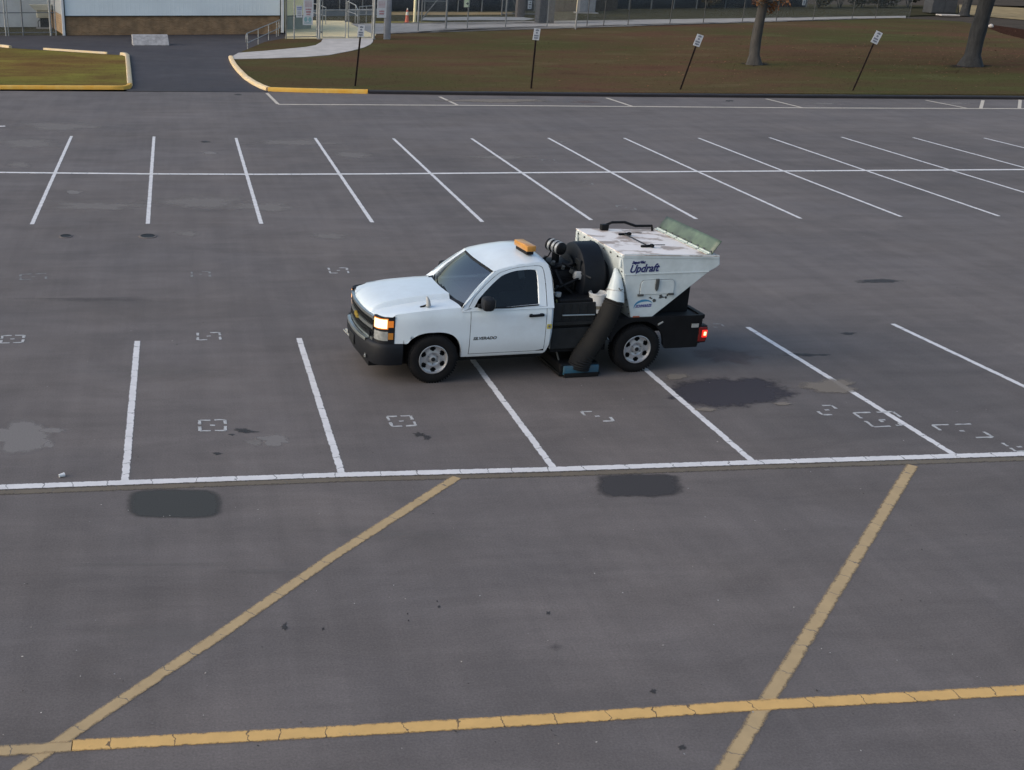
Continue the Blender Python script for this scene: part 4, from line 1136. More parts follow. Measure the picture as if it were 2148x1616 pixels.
# ------------------------------------------------------------------ notices
def notice(c, xdir, w, h, m, label, cat, marks, thick=0.012, name='notice', border=None):
    """flat sign: plate and its ink marks; c is its centre, xdir the direction of reading"""
    x = Vector(xdir).normalized(); n = Vector((x.y, -x.x, 0))
    rt = empty(name, c, math.atan2(x.y, x.x))
    mb = MB(); mb.box((0, 0, 0), (w, thick, h), bevel=0.004); mb.build('plate', m, rt)
    if border:
        mb = MB(); mb.box((0, thick*0.8, 0), (w+0.07, thick, h+0.07), bevel=0.004); mb.build('border', border, rt)
    for (kind, cx, cz, ww, hh, mm) in marks:
        mb = MB(); y = -thick/2-0.004
        if kind == 'bar':
            # broken into uneven word-like dashes
            xx = -ww/2
            while xx < ww/2-0.004:
                l = min(random.uniform(0.10, 0.26)*ww+0.01, ww/2-xx)
                mb.box((cx+xx+l/2, y, cz), (l*0.86, 0.004, hh*random.uniform(.8, 1)))
                xx += l
        elif kind == 'solid':
            mb.box((cx, y, cz), (ww, 0.004, hh))
        elif kind == 'blob':
            mb.prism([(cx+ww/2*math.cos(t*math.pi/8), y-0.002, cz+hh/2*math.sin(t*math.pi/8)) for t in range(16)], (0, 0.004, 0))
        elif kind == 'arrow':
            mb.prism([(cx-ww/2, y-.002, cz-hh*.14), (cx, y-.002, cz-hh*.14), (cx-ww*.02, y-.002, cz-hh*.5), (cx+ww*.18, y-.002, cz-hh*.5), (cx+ww/2, y-.002, cz), (cx+ww*.18, y-.002, cz+hh*.5), (cx-ww*.02, y-.002, cz+hh*.5), (cx, y-.002, cz+hh*.14), (cx-ww/2, y-.002, cz+hh*.14)], (0, 0.004, 0))
        mb.build('lettering' if kind != 'arrow' else 'arrow', mm, rt)
    return tag(rt, label, cat)
def on_fence(px, foot_py, z, z0=HL):
    p = U(px, foot_py, z0); return Vector((p.x, p.y-0.08, z))
def zpix(px, foot_py, py, z0=HL):
    """height of the photographed pixel above a foot point"""
    p = U(px, foot_py, z0); d = F*CF+(px-PCX)*CR-(py-PCY)*CU
    t = (Vector((p.x, p.y, 0))-Vector((0, 0, 0))).xy.length/d.xy.length
    return CH+d.z*t
gx = (U(783, 81, HL)-U(617, 82, HL)); gx = Vector((gx.x, gx.y, 0)).normalized()
def fsign(px, pyc, foot, w, h, m, label, marks, **k):
    z = zpix(px, foot, pyc); return notice(on_fence(px, foot, z), gx, w, h, m, label, 'sign', marks, **k)
fsign(646, 11, 82, 0.70, 1.5, M['sign_white'], 'tall white notice with faded red lettering left of the gate',
      [('bar', 0, .50, .50, .10, M['ink_red']), ('bar', 0, .35, .54, .08, M['ink_red'])]+[('bar', 0, .20-.075*i, .5, .035, M['ink_red']) for i in range(5)]+[('bar', 0, -.26, .40, .10, M['ink_red']), ('bar', 0, -.42, .34, .13, M['ink_red']), ('bar', 0, -.58, .28, .10, M['ink_red'])])
fsign(627, 24.5, 82, 0.42, 0.74, M['sign_white'], 'small white notice with a blue heading beside the tall red lettered one',
      [('bar', 0, .24, .32, .10, M['ink_blue']), ('bar', 0, .12, .30, .06, M['ink_blue']), ('bar', 0, -.03, .26, .04, M['ink_grey']), ('bar', 0, -.14, .26, .04, M['ink_grey']), ('bar', 0, -.25, .26, .04, M['ink_grey'])])
fsign(645, 43, 82, 0.70, 0.58, M['sign_white'], 'wide white notice with teal marks below the tall red lettered one',
      [('blob', -.15, .06, .24, .30, M['ink_teal']), ('blob', .14, .05, .24, .30, M['ink_teal']), ('bar', 0, -.16, .5, .07, M['ink_teal']), ('bar', 0, .22, .42, .04, M['ink_teal'])])
fsign(798, 13, 84.5, 0.66, 1.45, M['sign_white'], 'tall white notice with faded red lettering right of the gate',
      [('bar', 0, .56, .50, .07, M['ink_grey']), ('bar', 0, .42, .52, .09, M['ink_red'])]+[('bar', 0, .26-.08*i, .5, .035, M['ink_red']) for i in range(5)]+[('bar', 0, -.32, .36, .10, M['ink_red']), ('bar', 0, -.47, .34, .13, M['ink_red'])])
fx = (U(1060, 58, HL)-U(935, 61, HL)); fx = Vector((fx.x, fx.y, 0)).normalized()
def fsign2(px, pyc, foot, w, h, m, label, marks, **k):
    z = zpix(px, foot, pyc); return notice(on_fence(px, foot, z), fx, w, h, m, label, 'sign', marks, **k)
fsign2(975.5, 2, 60, 0.52, 0.90, M['sign_lit'], 'pale yellow sign with a black border and right pointing arrow',
       [('arrow', .04, -.20, .24, .20, M['ink_dark']), ('bar', 0, .12, .36, .07, M['ink_grey']), ('bar', 0, .26, .36, .07, M['ink_grey'])], border=M['ink_dark'])
fsign2(1107, 10, 58, 0.37, 0.60, M['sign_white'], 'small white notice with three dark lines on the long fence',
       [('bar', .02, .17, .13, .09, M['ink_dark']), ('bar', 0, .0, .26, .09, M['ink_dark']), ('bar', 0, -.18, .20, .09, M['ink_dark'])])
fsign2(1679.5, 3, 43, 0.40, 0.66, M['sign_white'], 'small white notice on the long fence right of the leafy trunk',
       [('bar', 0, .16, .22, .09, M['ink_dark']), ('blob', 0, -.05, .2, .2, M['ink_grey']), ('bar', 0, -.22, .24, .07, M['ink_dark'])])

# leaning signposts along the lot
def signpost(foot, head, w, h, label, tilt=0.0, base=None):
    P = U(*foot, HL)
    z = zpix(head[0], foot[1], head[1])
    # lean sideways until the head stands where it is seen
    d = F*CF+(head[0]-PCX)*CR-(head[1]-PCY)*CU
    t = P.y/d.y; H = Vector((0, 0, CH))+d*t
    root = empty('signpost', (P.x, P.y, HL))
    top = Vector((H.x-P.x, 0, H.z-HL)); u = top.normalized(); x = Vector((u.z, 0, -u.x))
    mb = MB()   # U-channel post
    prof = [(-.032, .0), (-.032, .012), (-.018, .012), (-.014, -.018), (.014, -.018), (.018, .012), (.032, .012), (.032, .0), (.022, .0), (.017, -.026), (-.017, -.026), (-.022, .0)]
    Lp = top.length+0.16
    rows = []
    for s in (-0.1, Lp):
        rows.append([x*a*1.35+Vector((0, -b*1.35, 0))+u*s for a, b in prof+prof[:1]])
    mb.grid(rows); mb.face([p for p in rows[1][:-1]])
    mb.build('post', M['rust'], root)
    R = Matrix((x, Vector((0, 1, 0)), u)).transposed() @ Matrix.Rotation(tilt, 3, 'Y')
    c = top+Vector((0, -0.045, 0))
    mb = MB(); mb.box(c, (w, 0.008, h), R, bevel=0.003); mb.build('plate', M['sign_white'], root)
    for i, (ox, oz, ww, hh) in enumerate([(.02, .34, .50, .13), (.0, .12, .30, .14), (-.02, -.12, .70, .13), (-.01, -.32, .62, .13)]):
        mb = MB(); xx = -ww/2
        while xx < ww/2-.02:
            l = min(random.uniform(.10, .2), ww/2-xx)
            mb.box(c+R @ Vector(((ox+xx+l/2)*w, -0.007, oz*h)), (l*.8*w, 0.004, hh*h), R); xx += l
        mb.build('lettering', M['ink_grey'], root)
    for oz in (-.40, .42):
        mb = MB(); mb.box(c+R @ Vector((0, -.008, oz*h)), (.02, .008, .02), R); mb.build('bolt', M['bolt'], root)
    return tag(root, label, 'signpost', 'signposts along the bottom of the lawn')
signpost((745, 181), (757, 65.5), 0.30, 0.50, 'upright rusty signpost with a white sign by the orange yellow kerb')
signpost((1114, 186), (1125, 72), 0.30, 0.50, 'nearly upright signpost second along the bottom of the lawn', math.radians(3))
signpost((1427, 188), (1464, 85), 0.33, 0.52, 'leaning signpost left of the tree with the leafy low branches', math.radians(2))
signpost((1789, 190), (1838, 79), 0.36, 0.54, 'strongly leaning signpost between the two tree trunks', math.radians(5))

# traffic cone
p = U(853.5, 48.5, HL)
tc_ = empty('traffic_cone', (p.x, p.y, HL))
mb = MB(); mb.box((0, 0, 0.025), (0.46, 0.46, 0.05), bevel=0.02); mb.build('base', M['rubber'], tc_)
mb = MB(); mb.lathe([(0.20, 0.05), (0.18, 0.07), (0.115, 0.62), (0.075, 0.98), (0.04, 1.0)], 20, 'z'); mb.build('body', M['cone'], tc_, smooth=40)
mb = MB(); mb.lathe([(0.121, 0.60), (0.094, 0.84)], 20, 'z'); mb.build('collar', M['cone_white'], tc_, smooth=40)
mb = MB(); mb.lathe([(0.084, 0.90), (0.055, 1.0), (0.05, 1.12), (0.001, 1.13)], 20, 'z'); mb.build('tip', M['cone_white'], tc_, smooth=40)
tag(tc_, 'tall orange and white traffic cone on the inner walk', 'traffic cone')

# ------------------------------------------------------------------ trees and bushes
def leaf_cloud(name, m, parent, centres, n, size):
    k = n
    C = np.array([c[0] for c in centres]); Rr = np.array([c[1] for c in centres])
    w = np.array([c[1][0]*c[1][1]*c[1][2] for c in centres]); w = w**0.8/np.sum(w**0.8)
    idx = rng.choice(len(C), k, p=w)
    d = rng.normal(0, 1, (k, 3)); d /= np.linalg.norm(d, axis=1)[:, None]
    rad = rng.uniform(0.15, 1.0, k)**0.5
    P = C[idx]+d*rad[:, None]*Rr[idx]
    nrm = rng.normal(0, 1, (k, 3)); nrm[:, 2] = np.abs(nrm[:, 2])+0.3; nrm /= np.linalg.norm(nrm, axis=1)[:, None]
    t = np.cross(nrm, rng.normal(0, 1, (k, 3))); t /= np.linalg.norm(t, axis=1)[:, None]; b = np.cross(nrm, t)
    s = size*rng.uniform(0.6, 1.4, k)[:, None]
    V = np.stack([P-t*s, P+b*s*0.45, P+t*s, P-b*s*0.45], 1).reshape(-1, 3)
    me = bpy.data.meshes.new(name)
    me.from_pydata(V.tolist(), [], np.arange(k*4).reshape(-1, 4).tolist()); me.materials.append(m)
    o = bpy.data.objects.new(name, me); COL.objects.link(o); o.parent = parent
    return o
def tree(foot, r0, r1, h, lean, label, bark, leaf, seedv, nleaf, low=()):
    P = U(*foot, HL); root = empty('tree', (P.x, P.y, HL)); rnd = random.Random(seedv)
    mb = MB(); path = []; rad = []
    for i in range(15):
        t = i/14; z = h*t
        path.append(Vector((lean*z+0.06*math.sin(z*0.9+seedv), 0.05*math.sin(z*1.3), z-0.1)))
        rad.append(lerp(r0, r1, min(1, t*1.1))*(1+0.75*math.exp(-z/0.28)+0.05*math.sin(z*3+seedv)))
    mb.tube(path, rad, 18)
    # root flare unevenness
    for v in mb.bm.verts:
        if v.co.z < 0.8:
            a = math.atan2(v.co.y, v.co.x); v.co.x *= 1+0.14*math.sin(3*a+seedv)*(0.8-v.co.z); v.co.y *= 1+0.14*math.sin(4*a)*(0.8-v.co.z)
    tops = []
    for i in range(9):
        z = h*rnd.uniform(0.52, 0.98); a = i*2.4+rnd.random(); L_ = rnd.uniform(2.5, 6.0)
        s = Vector((lean*z, 0, z)); d = Vector((math.cos(a), math.sin(a), rnd.uniform(.25, .8))).normalized()
        e = s+d*L_; mb.tube([s, s+d*L_*.5+Vector((0, 0, .15)), e], [r1*.45, r1*.28, 0.03], 8); tops.append(e)
    for s, e in low:
        s, e = Vector(s), Vector(e); mb.tube([s, s.lerp(e, .5)+Vector((0, 0, .12)), e], [.07, .045, .012], 7)
    mb.build('trunk', bark, root, smooth=60)
    cent = [(tuple(t+Vector((rnd.uniform(-1.2, 1.2), rnd.uniform(-.6, .6), rnd.uniform(0, .8)))), (rnd.uniform(1.3, 2.2), rnd.uniform(1.3, 2.2), rnd.uniform(.8, 1.3))) for t in tops for _ in range(2)]
    leaf_cloud('crown', leaf, root, cent, nleaf, 0.13)
    if low:
        leaf_cloud('low_branch_leaves', leaf, root, [(tuple(Vector(s).lerp(Vector(e), q)), (.42, .42, .28)) for s, e in low for q in (.45, .75, 1.0)], 420, 0.085)
    return tag(root, label, 'tree')
tree((1580, 136), 0.285, 0.235, 9.0, 0.012, 'grey barked tree with orange leaves on low branches', M['bark'], M['leaf_orange'], 3, 9000,
     [((0.1, -0.2, 3.3), (1.1, -0.5, 3.35)), ((0.1, 0.1, 2.9), (0.9, 0.5, 3.0)), ((-0.1, -0.1, 3.3), (-0.5, -0.4, 3.45)), ((0.2, 0, 3.6), (1.6, 0.2, 3.7))])
tree((2033, 139), 0.42, 0.43, 10.0, 0.055, 'thick dark trunked tree at the right end of the lawn', M['bark_dark'], M['leaf_dark'], 8, 11000)
def far_trunk(px, py, r, lean, label):
    P = U(px, py, HL); rt = empty('tree', (P.x, P.y, HL))
    mb = MB(); mb.tube([(lean*z, 0.05*math.sin(z), z-.1) for z in (0, .3, 1, 2, 3.5, 5.5)], [r*1.5, r*1.15, r, r*.95, r*.85, r*.7], 12); mb.build('trunk', M['bark_dark'], rt, smooth=60)
    leaf_cloud('crown', M['leaf_dark'], rt, [((lean*6+random.uniform(-1, 1), random.uniform(-1, 1), 6+random.uniform(0, 1.5)), (1.6, 1.6, 1.1)) for _ in range(5)], 1500, 0.13)
    return tag(rt, label, 'tree')
far_trunk(2022, 32, 0.42, 0.10, 'slender far trunk between the grey cabinet and the thick dark trunk')
def bush(px, py, w, h, m, label, n=900):
    P = U(px, py, HL); rt = empty('bush', (P.x, P.y, HL))
    mb = MB()
    for i in range(6): mb.tube([(random.uniform(-.15, .15), random.uniform(-.15, .15), -.05), (random.uniform(-w*.3, w*.3), random.uniform(-w*.3, w*.3), h*.7)], [.035, .012], 6)
    mb.build('stems', M['bark_dark'], rt)
    leaf_cloud('foliage', m, rt, [((random.uniform(-w*.3, w*.3), random.uniform(-w*.2, w*.2), h*random.uniform(.3, .8)), (w*.3, w*.3, h*.28)) for _ in range(9)], n*3, 0.14)
    return tag(rt, label, 'bush')
bush(1488, 19, 3.0, 3.0, M['leaf_bush'], 'dull brown bush in front of the navy screen left of the leafy tree', 1500)
for i, (px, w, h, lb) in enumerate([(1716, 3.2, 3.0, 'dark olive bush just right of the small white notice'), (1760, 3.6, 3.4, 'dark olive bush second in the row behind the long fence'), (1808, 3.4, 3.2, 'dark olive bush above the strongly leaning signpost'), (1856, 3.6, 3.5, 'dark olive bush fourth in the row behind the long fence'), (1905, 3.4, 3.3, 'dark olive bush next to the large grey cabinet')]):
    o = bush(px, 17-i*0.3, w, h, M['leaf_dark'], lb, 1700); o['group'] = 'dark bushes behind the long fence'

# ------------------------------------------------------------------ the sweeper truck
# local axes: x forward from the front axle, y to the driver's side, z up
TA, TB = U(907, 805), U(1331, 782)
fwd = (TA-TB).normalized(); lft = Vector((-fwd.y, fwd.x, 0))
TO = TA-lft*1.0
truck = empty('sweeper_truck', (TO.x, TO.y, 0), math.atan2(fwd.y, fwd.x))
tag(truck, 'white pickup sweeper truck with an open engine deck and a white hopper', 'truck')
R2 = 0.390
AX = -3.378

def yside(x, z):
    """half width of the body at a point of its side"""
    y = 1.0
    if z > 0.95: y -= 0.10*((z-0.95)/0.25)**2*0.55
    if z < 0.62: y -= 0.05*((0.62-z)/0.25)**1.5
    if x > 0.15: y -= 0.055*((x-0.15)/0.55)**2
    return y
def ygreen(z): return 0.975-0.42*(z-1.16)
ARX, ARZ = 0.465, 0.455
def arch_z(x, cx=0.02, zc=0.375):
    t = min(1.0, abs((x-cx)/ARX))
    return zc+ARZ*(1-t**2.7)**(1/2.7)
BELT = 1.135
def shoulder(x): return pl([-0.56, -0.2, 0.3, 0.66], [1.19, 1.185, 1.155, 1.115], x)

# --- lower sides: fender and cab behind the door (body), the door itself a part of its own
def panel(xs, zb, zt, rows=7, off=0.0):
    g = []
    for x in xs:
        b_, t_ = zb(x), zt(x)
        g.append([Vector((x, yside(x, lerp(b_, t_, k/rows))+off, lerp(b_, t_, k/rows))) for k in range(rows+1)])
    return g
body = MB()
xs_arch = [0.02+ARX*math.sin(math.radians(a)) for a in range(-90, 91, 6)]
xs_f = [-0.555, -0.52, -0.47]+xs_arch+[0.50, 0.55, 0.61, 0.632]
def zb_f(x):
    if x < 0.02-ARX+1e-6: return 0.40
    if x > 0.02+ARX-1e-6: return 0.665
    return max(arch_z(x), 0.40 if x < 0 else 0.665)
body.grid(panel(xs_f, zb_f, shoulder))
# arch lip and fender return
lip = []
for x in xs_arch:
    z = zb_f(x); lip.append([Vector((x, yside(x, z)+0.004, z)), Vector((x, yside(x, z)-0.07, z-0.004))])
body.grid(lip)
# cab corner behind the door, rocker below it
xs_r = [-1.795, -1.82, -1.845, -1.87, -1.892, -1.905]
def zb_r(x): return pl([-1.905, -1.86, -1.82, -1.79], [0.72, 0.50, 0.415, 0.40], x)
body.grid([[Vector((x, yside(x, z)-pl([-1.91, -1.87], [0.03, 0.0], x), z)) for z in [lerp(zb_r(x), BELT, k/7) for k in range(8)]] for x in xs_r])
body.grid([[Vector((x, yside(x, 0.45)+0.002, 0.445)), Vector((x, yside(x, 0.42)+0.006, 0.42)), Vector((x, yside(x, 0.40)-0.005, 0.395)), Vector((x, 0.86, 0.385))] for x in [-0.54, -1.0, -1.4, -1.80]])
# greenhouse: outer outline and window outline, point for point (x, z)
OUT = [(-0.40, BELT), (-0.53, 1.325), (-0.74, 1.520), (-0.975, 1.685), (-1.11, 1.727), (-1.30, 1.764), (-1.50, 1.785), (-1.74, 1.795), (-1.845, 1.745), (-1.893, 1.52), (-1.905, BELT), (-1.15, BELT)]
WIN = [(-0.615, 1.185), (-0.695, 1.300), (-0.897, 1.480), (-1.06, 1.600), (-1.15, 1.640), (-1.29, 1.675), (-1.45, 1.688), (-1.59, 1.685), (-1.645, 1.650), (-1.655, 1.45), (-1.650, 1.200), (-1.10, 1.172)]
def dens(poly, k=4):
    n = len(poly); r = []
    for i in range(n):
        p0, p1, p2, p3 = (Vector((*poly[(i+j) % n], 0)) for j in (-1, 0, 1, 2))
        sharp = i in (10, 11, 0, 9)
        for q in range(k):
            t = q/k
            if sharp: p = p1.lerp(p2, t)
            else: p = 0.5*((2*p1)+(-p0+p2)*t+(2*p0-5*p1+4*p2-p3)*t*t+(-p0+3*p1-3*p2+p3)*t**3)
            r.append((p.x, p.y))
    return r
DO, DW = dens(OUT), dens(WIN)
def mid_(t): return [(lerp(a[0], b[0], t), lerp(a[1], b[1], t)) for a, b in zip(DO, DW)]
def on3(poly, off=0.0): return [Vector((x, ygreen(z)+off, z)) for x, z in poly]
body.ring(on3(mid_(0.25), 0.002), on3(DO))
body.ring(on3(mid_(0.44), 0.0), on3(mid_(0.25), 0.002))
body.mirror_y()
# hood with raised centre, rolled at its nose
rows = []
HX = [-0.42, -0.30, -0.12, 0.10, 0.32, 0.52, 0.68, 0.80, 0.88, 0.93, 0.955, 0.965]
HY = [0.0, 0.15, 0.30, 0.44, 0.480, 0.492, 0.512, 0.524, 0.58, 0.66, 0.76, 0.84, 0.895, 0.925, 0.945]
def hood_pt(x0, y):
    ay = abs(y)
    nose = 0.105*(ay/0.92)**2.2
    x = x0-nose*pl([0.2, 0.95], [0, 1], x0)
    if x0 < 0.0: x = x0+0.10*(1-(ay/0.95)**2)*pl([-0.42, 0.0], [1, 0], x0)
    base = pl([-0.42, 0.0, 0.4, 0.75, 0.88, 0.93, 0.955, 0.965], [1.222, 1.212, 1.172, 1.118, 1.085, 1.060, 1.025, 0.985], x0)
    dome = 0.060*pl([0.0, 0.480, 0.492, 0.512, 0.524, 0.95], [1, 1, 0.80, 0.05, -0.28, 0.0], ay)*pl([0.75, 0.95], [1, 0.25], x0)
    side_ = 0.012*(1-(ay/0.95)**2)
    edge = -0.045*max(0, (ay-0.84)/0.105)**2
    tgt = shoulder(x)+0.012
    z = base+dome+side_+edge
    if ay > 0.7 and x0 < 0.8: z = lerp(z, tgt+edge*0.4, (ay-0.7)/0.25)
    return Vector((x, y, z))
for x0 in HX:
    rows.append([hood_pt(x0, y) for y in [-v for v in HY[::-1][:-1]]+HY])
body.grid(rows)
# fender caps between hood edge and side panel
for s in (1, -1):
    g = []
    for x0 in HX[:8]:
        p = hood_pt(x0, 0.945)
        x = max(-0.555, min(0.632, p.x))
        q = Vector((x, yside(x, shoulder(x)), shoulder(x)))
        p.y *= s; q.y *= s
        g.append([p, q])
    body.grid(g)
    # A pillar foot
    q0 = [hood_pt(-0.42, 0.945), Vector((-0.40, ygreen(BELT), BELT)), Vector((-0.56, ygreen(1.19)+.01, 1.19)), Vector((-0.56, yside(-.56, 1.13), 1.13))]
    for v in q0: v.y *= s
    body.face(q0)
# roof
WT = [(-0.975, 0.69, 1.685)]
rx = [-0.955, -1.05, -1.15, -1.30, -1.50, -1.70, -1.80, -1.862]
def rail_z(x): return pl([-1.862, -1.80, -1.74, -1.50, -1.30, -1.11, -0.975], [1.735, 1.775, 1.795, 1.785, 1.764, 1.727, 1.685], x)
rows = []
for x in rx:
    zr = rail_z(x); yr = ygreen(zr)
    cr = pl([-1.862, -1.75, -1.5, -1.2, -1.05, -0.955], [0.060, 0.082, 0.085, 0.070, 0.052, 0.030], x)
    ys = [-1, -0.97, -0.92, -0.82, -0.65, -0.45, -0.22, 0, .22, .45, .65, .82, .92, .97, 1]
    bow = 0.07 if x > -1.0 else 0.0
    rows.append([Vector((x+bow*(1-t*t)*pl([-1.05, -0.955], [0, 1], x), yr*t, zr+cr*(1-abs(t)**3.2))) for t in ys])
body.grid(rows)
# back of the cab
zs = [0.45, 0.8, BELT, 1.35, 1.55, 1.735]
body.grid([[Vector((pl([1.5, 1.735], [-1.915, -1.865], z), (ygreen(z) if z > BELT else yside(-1.9, z)-0.03)*t, z)) for t in (-1, -.97, -.5, 0, .5, .97, 1)] for z in zs])
body.grid([[Vector((-1.862, ygreen(1.735)*t, 1.735+0.060*(1-abs(t)**3.2))) for t in (-1, -.9, -.65, -.3, 0, .3, .65, .9, 1)], [Vector((-1.868, ygreen(1.735)*t, 1.733)) for t in (-1, -.9, -.65, -.3, 0, .3, .65, .9, 1)]])
body_o = body.build('cab_body', M['car'], truck, smooth=27, weld=0.004)

# doors
def door(s):
    d = MB()
    xs = [-0.563, -0.70, -0.9, -1.1, -1.3, -1.5, -1.65, -1.787]
    g = []
    for x in xs:
        zt_ = BELT+0.002
        g.append([Vector((x, yside(x, z)+0.001-0.010*math.exp(-((z-0.97)/0.02)**2)*0.6, z)) for z in [lerp(pl([-1.787, -1.70], [0.475, 0.452], x), zt_, k/12) for k in range(13)]])
    d.grid(g)
    d.ring(on3(DW, -0.018), on3(mid_(0.95), -0.002))
    d.ring(on3(mid_(0.95), -0.002), on3(mid_(0.485), 0.003))
    if s < 0:
        for v in d.bm.verts: v.co.y *= -1
    o = d.build('door', M['car'], truck, smooth=35, weld=0.003)
    h = MB(); y = yside(-1.6, 1.05)
    h.box((-1.615, (y+0.030)*s, 1.035), (0.25, 0.030, 0.042), Matrix.Rotation(math.radians(1.5), 3, 'Y'), bevel=0.015)
    h.box((-1.53, (y+0.012)*s, 1.035), (0.05, 0.03, 0.05), bevel=0.012); h.box((-1.70, (y+0.012)*s, 1.036), (0.06, 0.03, 0.055), bevel=0.012)
    h.build('handle', M['black_gloss'], o, smooth=40)
    w = MB(); w.face([Vector((x, (ygreen(z)-0.014)*s, z)) for x, z in mid_(1.0)]); w.build('window', M['glass'], o)
    return o
dl, dr_ = door(1), door(-1)
# moulding at the base of the driver's glass
mb = MB(); mb.tube([(-0.70, ygreen(1.175)+0.004, 1.178), (-1.15, ygreen(1.17)+0.006, 1.168), (-1.655, ygreen(1.19)+0.004, 1.190)], 0.011, 6); mb.build('weatherstrip', M['black'], dl)
text_mesh('SILVERADO', 'badge', 0.064, (-0.80, yside(-0.8, 0.70)+0.003, 0.700), (-1, 0, 0), (0, 0, 1), M['bolt'], dl, 0.25, 0.002, 'CENTER', 0.002, 1.15)
mb = MB(); mb.box((-1.845, yside(-1.84, .88)+0.004, 0.845), (0.075, 0.006, 0.075), bevel=0.002); st_ = mb.build('sticker', M['sticker'], truck)
mb = MB(); mb.prism([(-1.845+0.020*math.cos(t*math.pi/5), yside(-1.84, .88)+0.006, 0.845+0.020*math.sin(t*math.pi/5)) for t in range(10)], (0, 0.003, 0)); mb.build('sticker_print', M['ink_grey'], st_)

# windscreen, cowl, wipers, rear glass
def wsp(u, v):
    """u -1..1 across, v 0..1 up"""
    bx = -0.475+0.13*(1-u*u); bz = 1.205; by = 0.845*u
    tx = -0.985+0.075*(1-u*u); tz = 1.678+0.030*(1-abs(u)**2.5); ty = 0.675*u
    p = Vector((lerp(bx, tx, v), lerp(by, ty, v), lerp(bz, tz, v)))
    p += Vector((0.030, 0, 0.035))*math.sin(math.pi*v)*(1-0.5*u*u)
    return p
US = [-1+2*k/14 for k in range(15)]
mb = MB(); mb.grid([[wsp(u, k/10) for u in US] for k in range(11)]); mb.build('windscreen', M['glass_ws'], truck, smooth=60)
mb = MB(); mb.grid([[wsp(u, 0.93)+Vector((.003, 0, .003)) for u in US], [wsp(u, 1.02)+Vector((.003, 0, .004)) for u in US]])
mb.build('shade_band', M['blackgrey'], truck, smooth=60)
for s in (-1, 1):
    mb = MB()
    mb.grid([[wsp(s*1.0, k/10)+Vector((0.002, s*0.0, 0.002)), Vector((lerp(-0.40, -0.975, k/10)-0.0, s*(ygreen(lerp(BELT, 1.685, k/10))-0.0), lerp(1.19, 1.69, k/10)-0.0))] for k in range(11)])
    mb.build('windscreen_pillar', M['car'], truck, smooth=50)
mb = MB(); mb.grid([[wsp(u, 0.0)+Vector((0.10-0.02*u*u, 0.05*u, -0.012)) for u in US], [wsp(u, 0.03)+Vector((.006, 0, 0.006)) for u in US]]); mb.build('cowl', M['bumper'], truck, smooth=60)
for s, a in ((0.50, 0.0), (-0.25, 0.0)):
    mb = MB(); mb.tube([wsp(s, 0.0)+Vector((.05, 0, .02)), wsp(s-0.25, 0.05)+Vector((.03, 0, .03)), wsp(s-0.55, 0.10)+Vector((.02, 0, .025))], 0.010, 6)
    mb.box(wsp(s, 0.0)+Vector((.055, 0, .015)), (.05, .05, .04), bevel=.01)
    mb.build('wiper', M['black'], truck)
mb = MB(); mb.box((-1.918, 0, 1.45), (0.012, 1.25, 0.36), bevel=0.004); mb.build('rear_window', M['black_gloss'], truck)
mb = MB(); mb.tube([wsp(-.12, .83)+Vector((-.03, 0, -.02)), wsp(-.12, .80)+Vector((-.09, 0, -.03))], .012, 6); mb.box(wsp(-.0, .80)+Vector((-.10, 0, -.04)), (.03, .24, .06), bevel=.012); mb.build('rear_view_mirror', M['black'], truck)

# cabin inside
mb = MB()
mb.box((-1.20, 0, 0.78), (1.34, 1.80, 0.66)); mb.build('cabin_tub', M['black'], truck)
mb = MB(); mb.box((-0.62, 0, 1.10), (0.34, 1.66, 0.16), bevel=0.05); mb.box((-0.72, 0.40, 1.19), (0.22, 0.40, 0.08), bevel=0.03); mb.build('dashboard', M['dash'], truck)
mb = MB(); ring = [Vector((-0.98+0.07*math.sin(t*math.pi/12), 0.42+0.185*math.cos(t*math.pi/12), 1.16+0.17*math.sin(t*math.pi/12))) for t in range(24)]
mb.tube(ring+[ring[0]], 0.016, 8, False); mb.tube([(-0.98, .42, 1.16), (-0.78, .42, 1.08)], .03, 8); mb.tube([ring[0], ring[12]], .014, 6); mb.build('steering_wheel', M['black'], truck)
mb = MB()
for y in (0.45, -0.45):
    mb.box((-1.52, y, 1.13), (0.50, 0.56, 0.16), bevel=0.05)
    mb.box((-1.745, y, 1.33), (0.14, 0.54, 0.46), Matrix.Rotation(math.radians(-8), 3, 'Y'), bevel=0.05)
    mb.box((-1.80, y, 1.60), (0.09, 0.26, 0.15), bevel=0.04)
mb.build('seat', M['seat'], truck)
mb = MB(); mb.box((-1.44, 0.665, 1.60), (0.10, 0.03, 0.13), Matrix.Rotation(math.radians(15), 3, 'Y'), bevel=0.012); mb.build('belt_anchor', M['cap'], truck)

# mirrors
for s in (1, -1):
    mb = MB(); mb.box((-0.77, s*1.115, 1.285), (0.185, 0.255, 0.205), Matrix.Rotation(math.radians(-6*s), 3, 'Z'), bevel=0.06); mb.box((-0.70, s*0.985, 1.215), (0.09, 0.09, 0.06), bevel=0.02)
    o = mb.build('wing_mirror', M['bumper'], truck, smooth=40)
    mb = MB(); mb.box((-0.866, s*1.115, 1.285), (0.006, 0.19, 0.14), Matrix.Rotation(math.radians(-6*s), 3, 'Z')); mb.build('mirror_glass', M['chrome'], o)
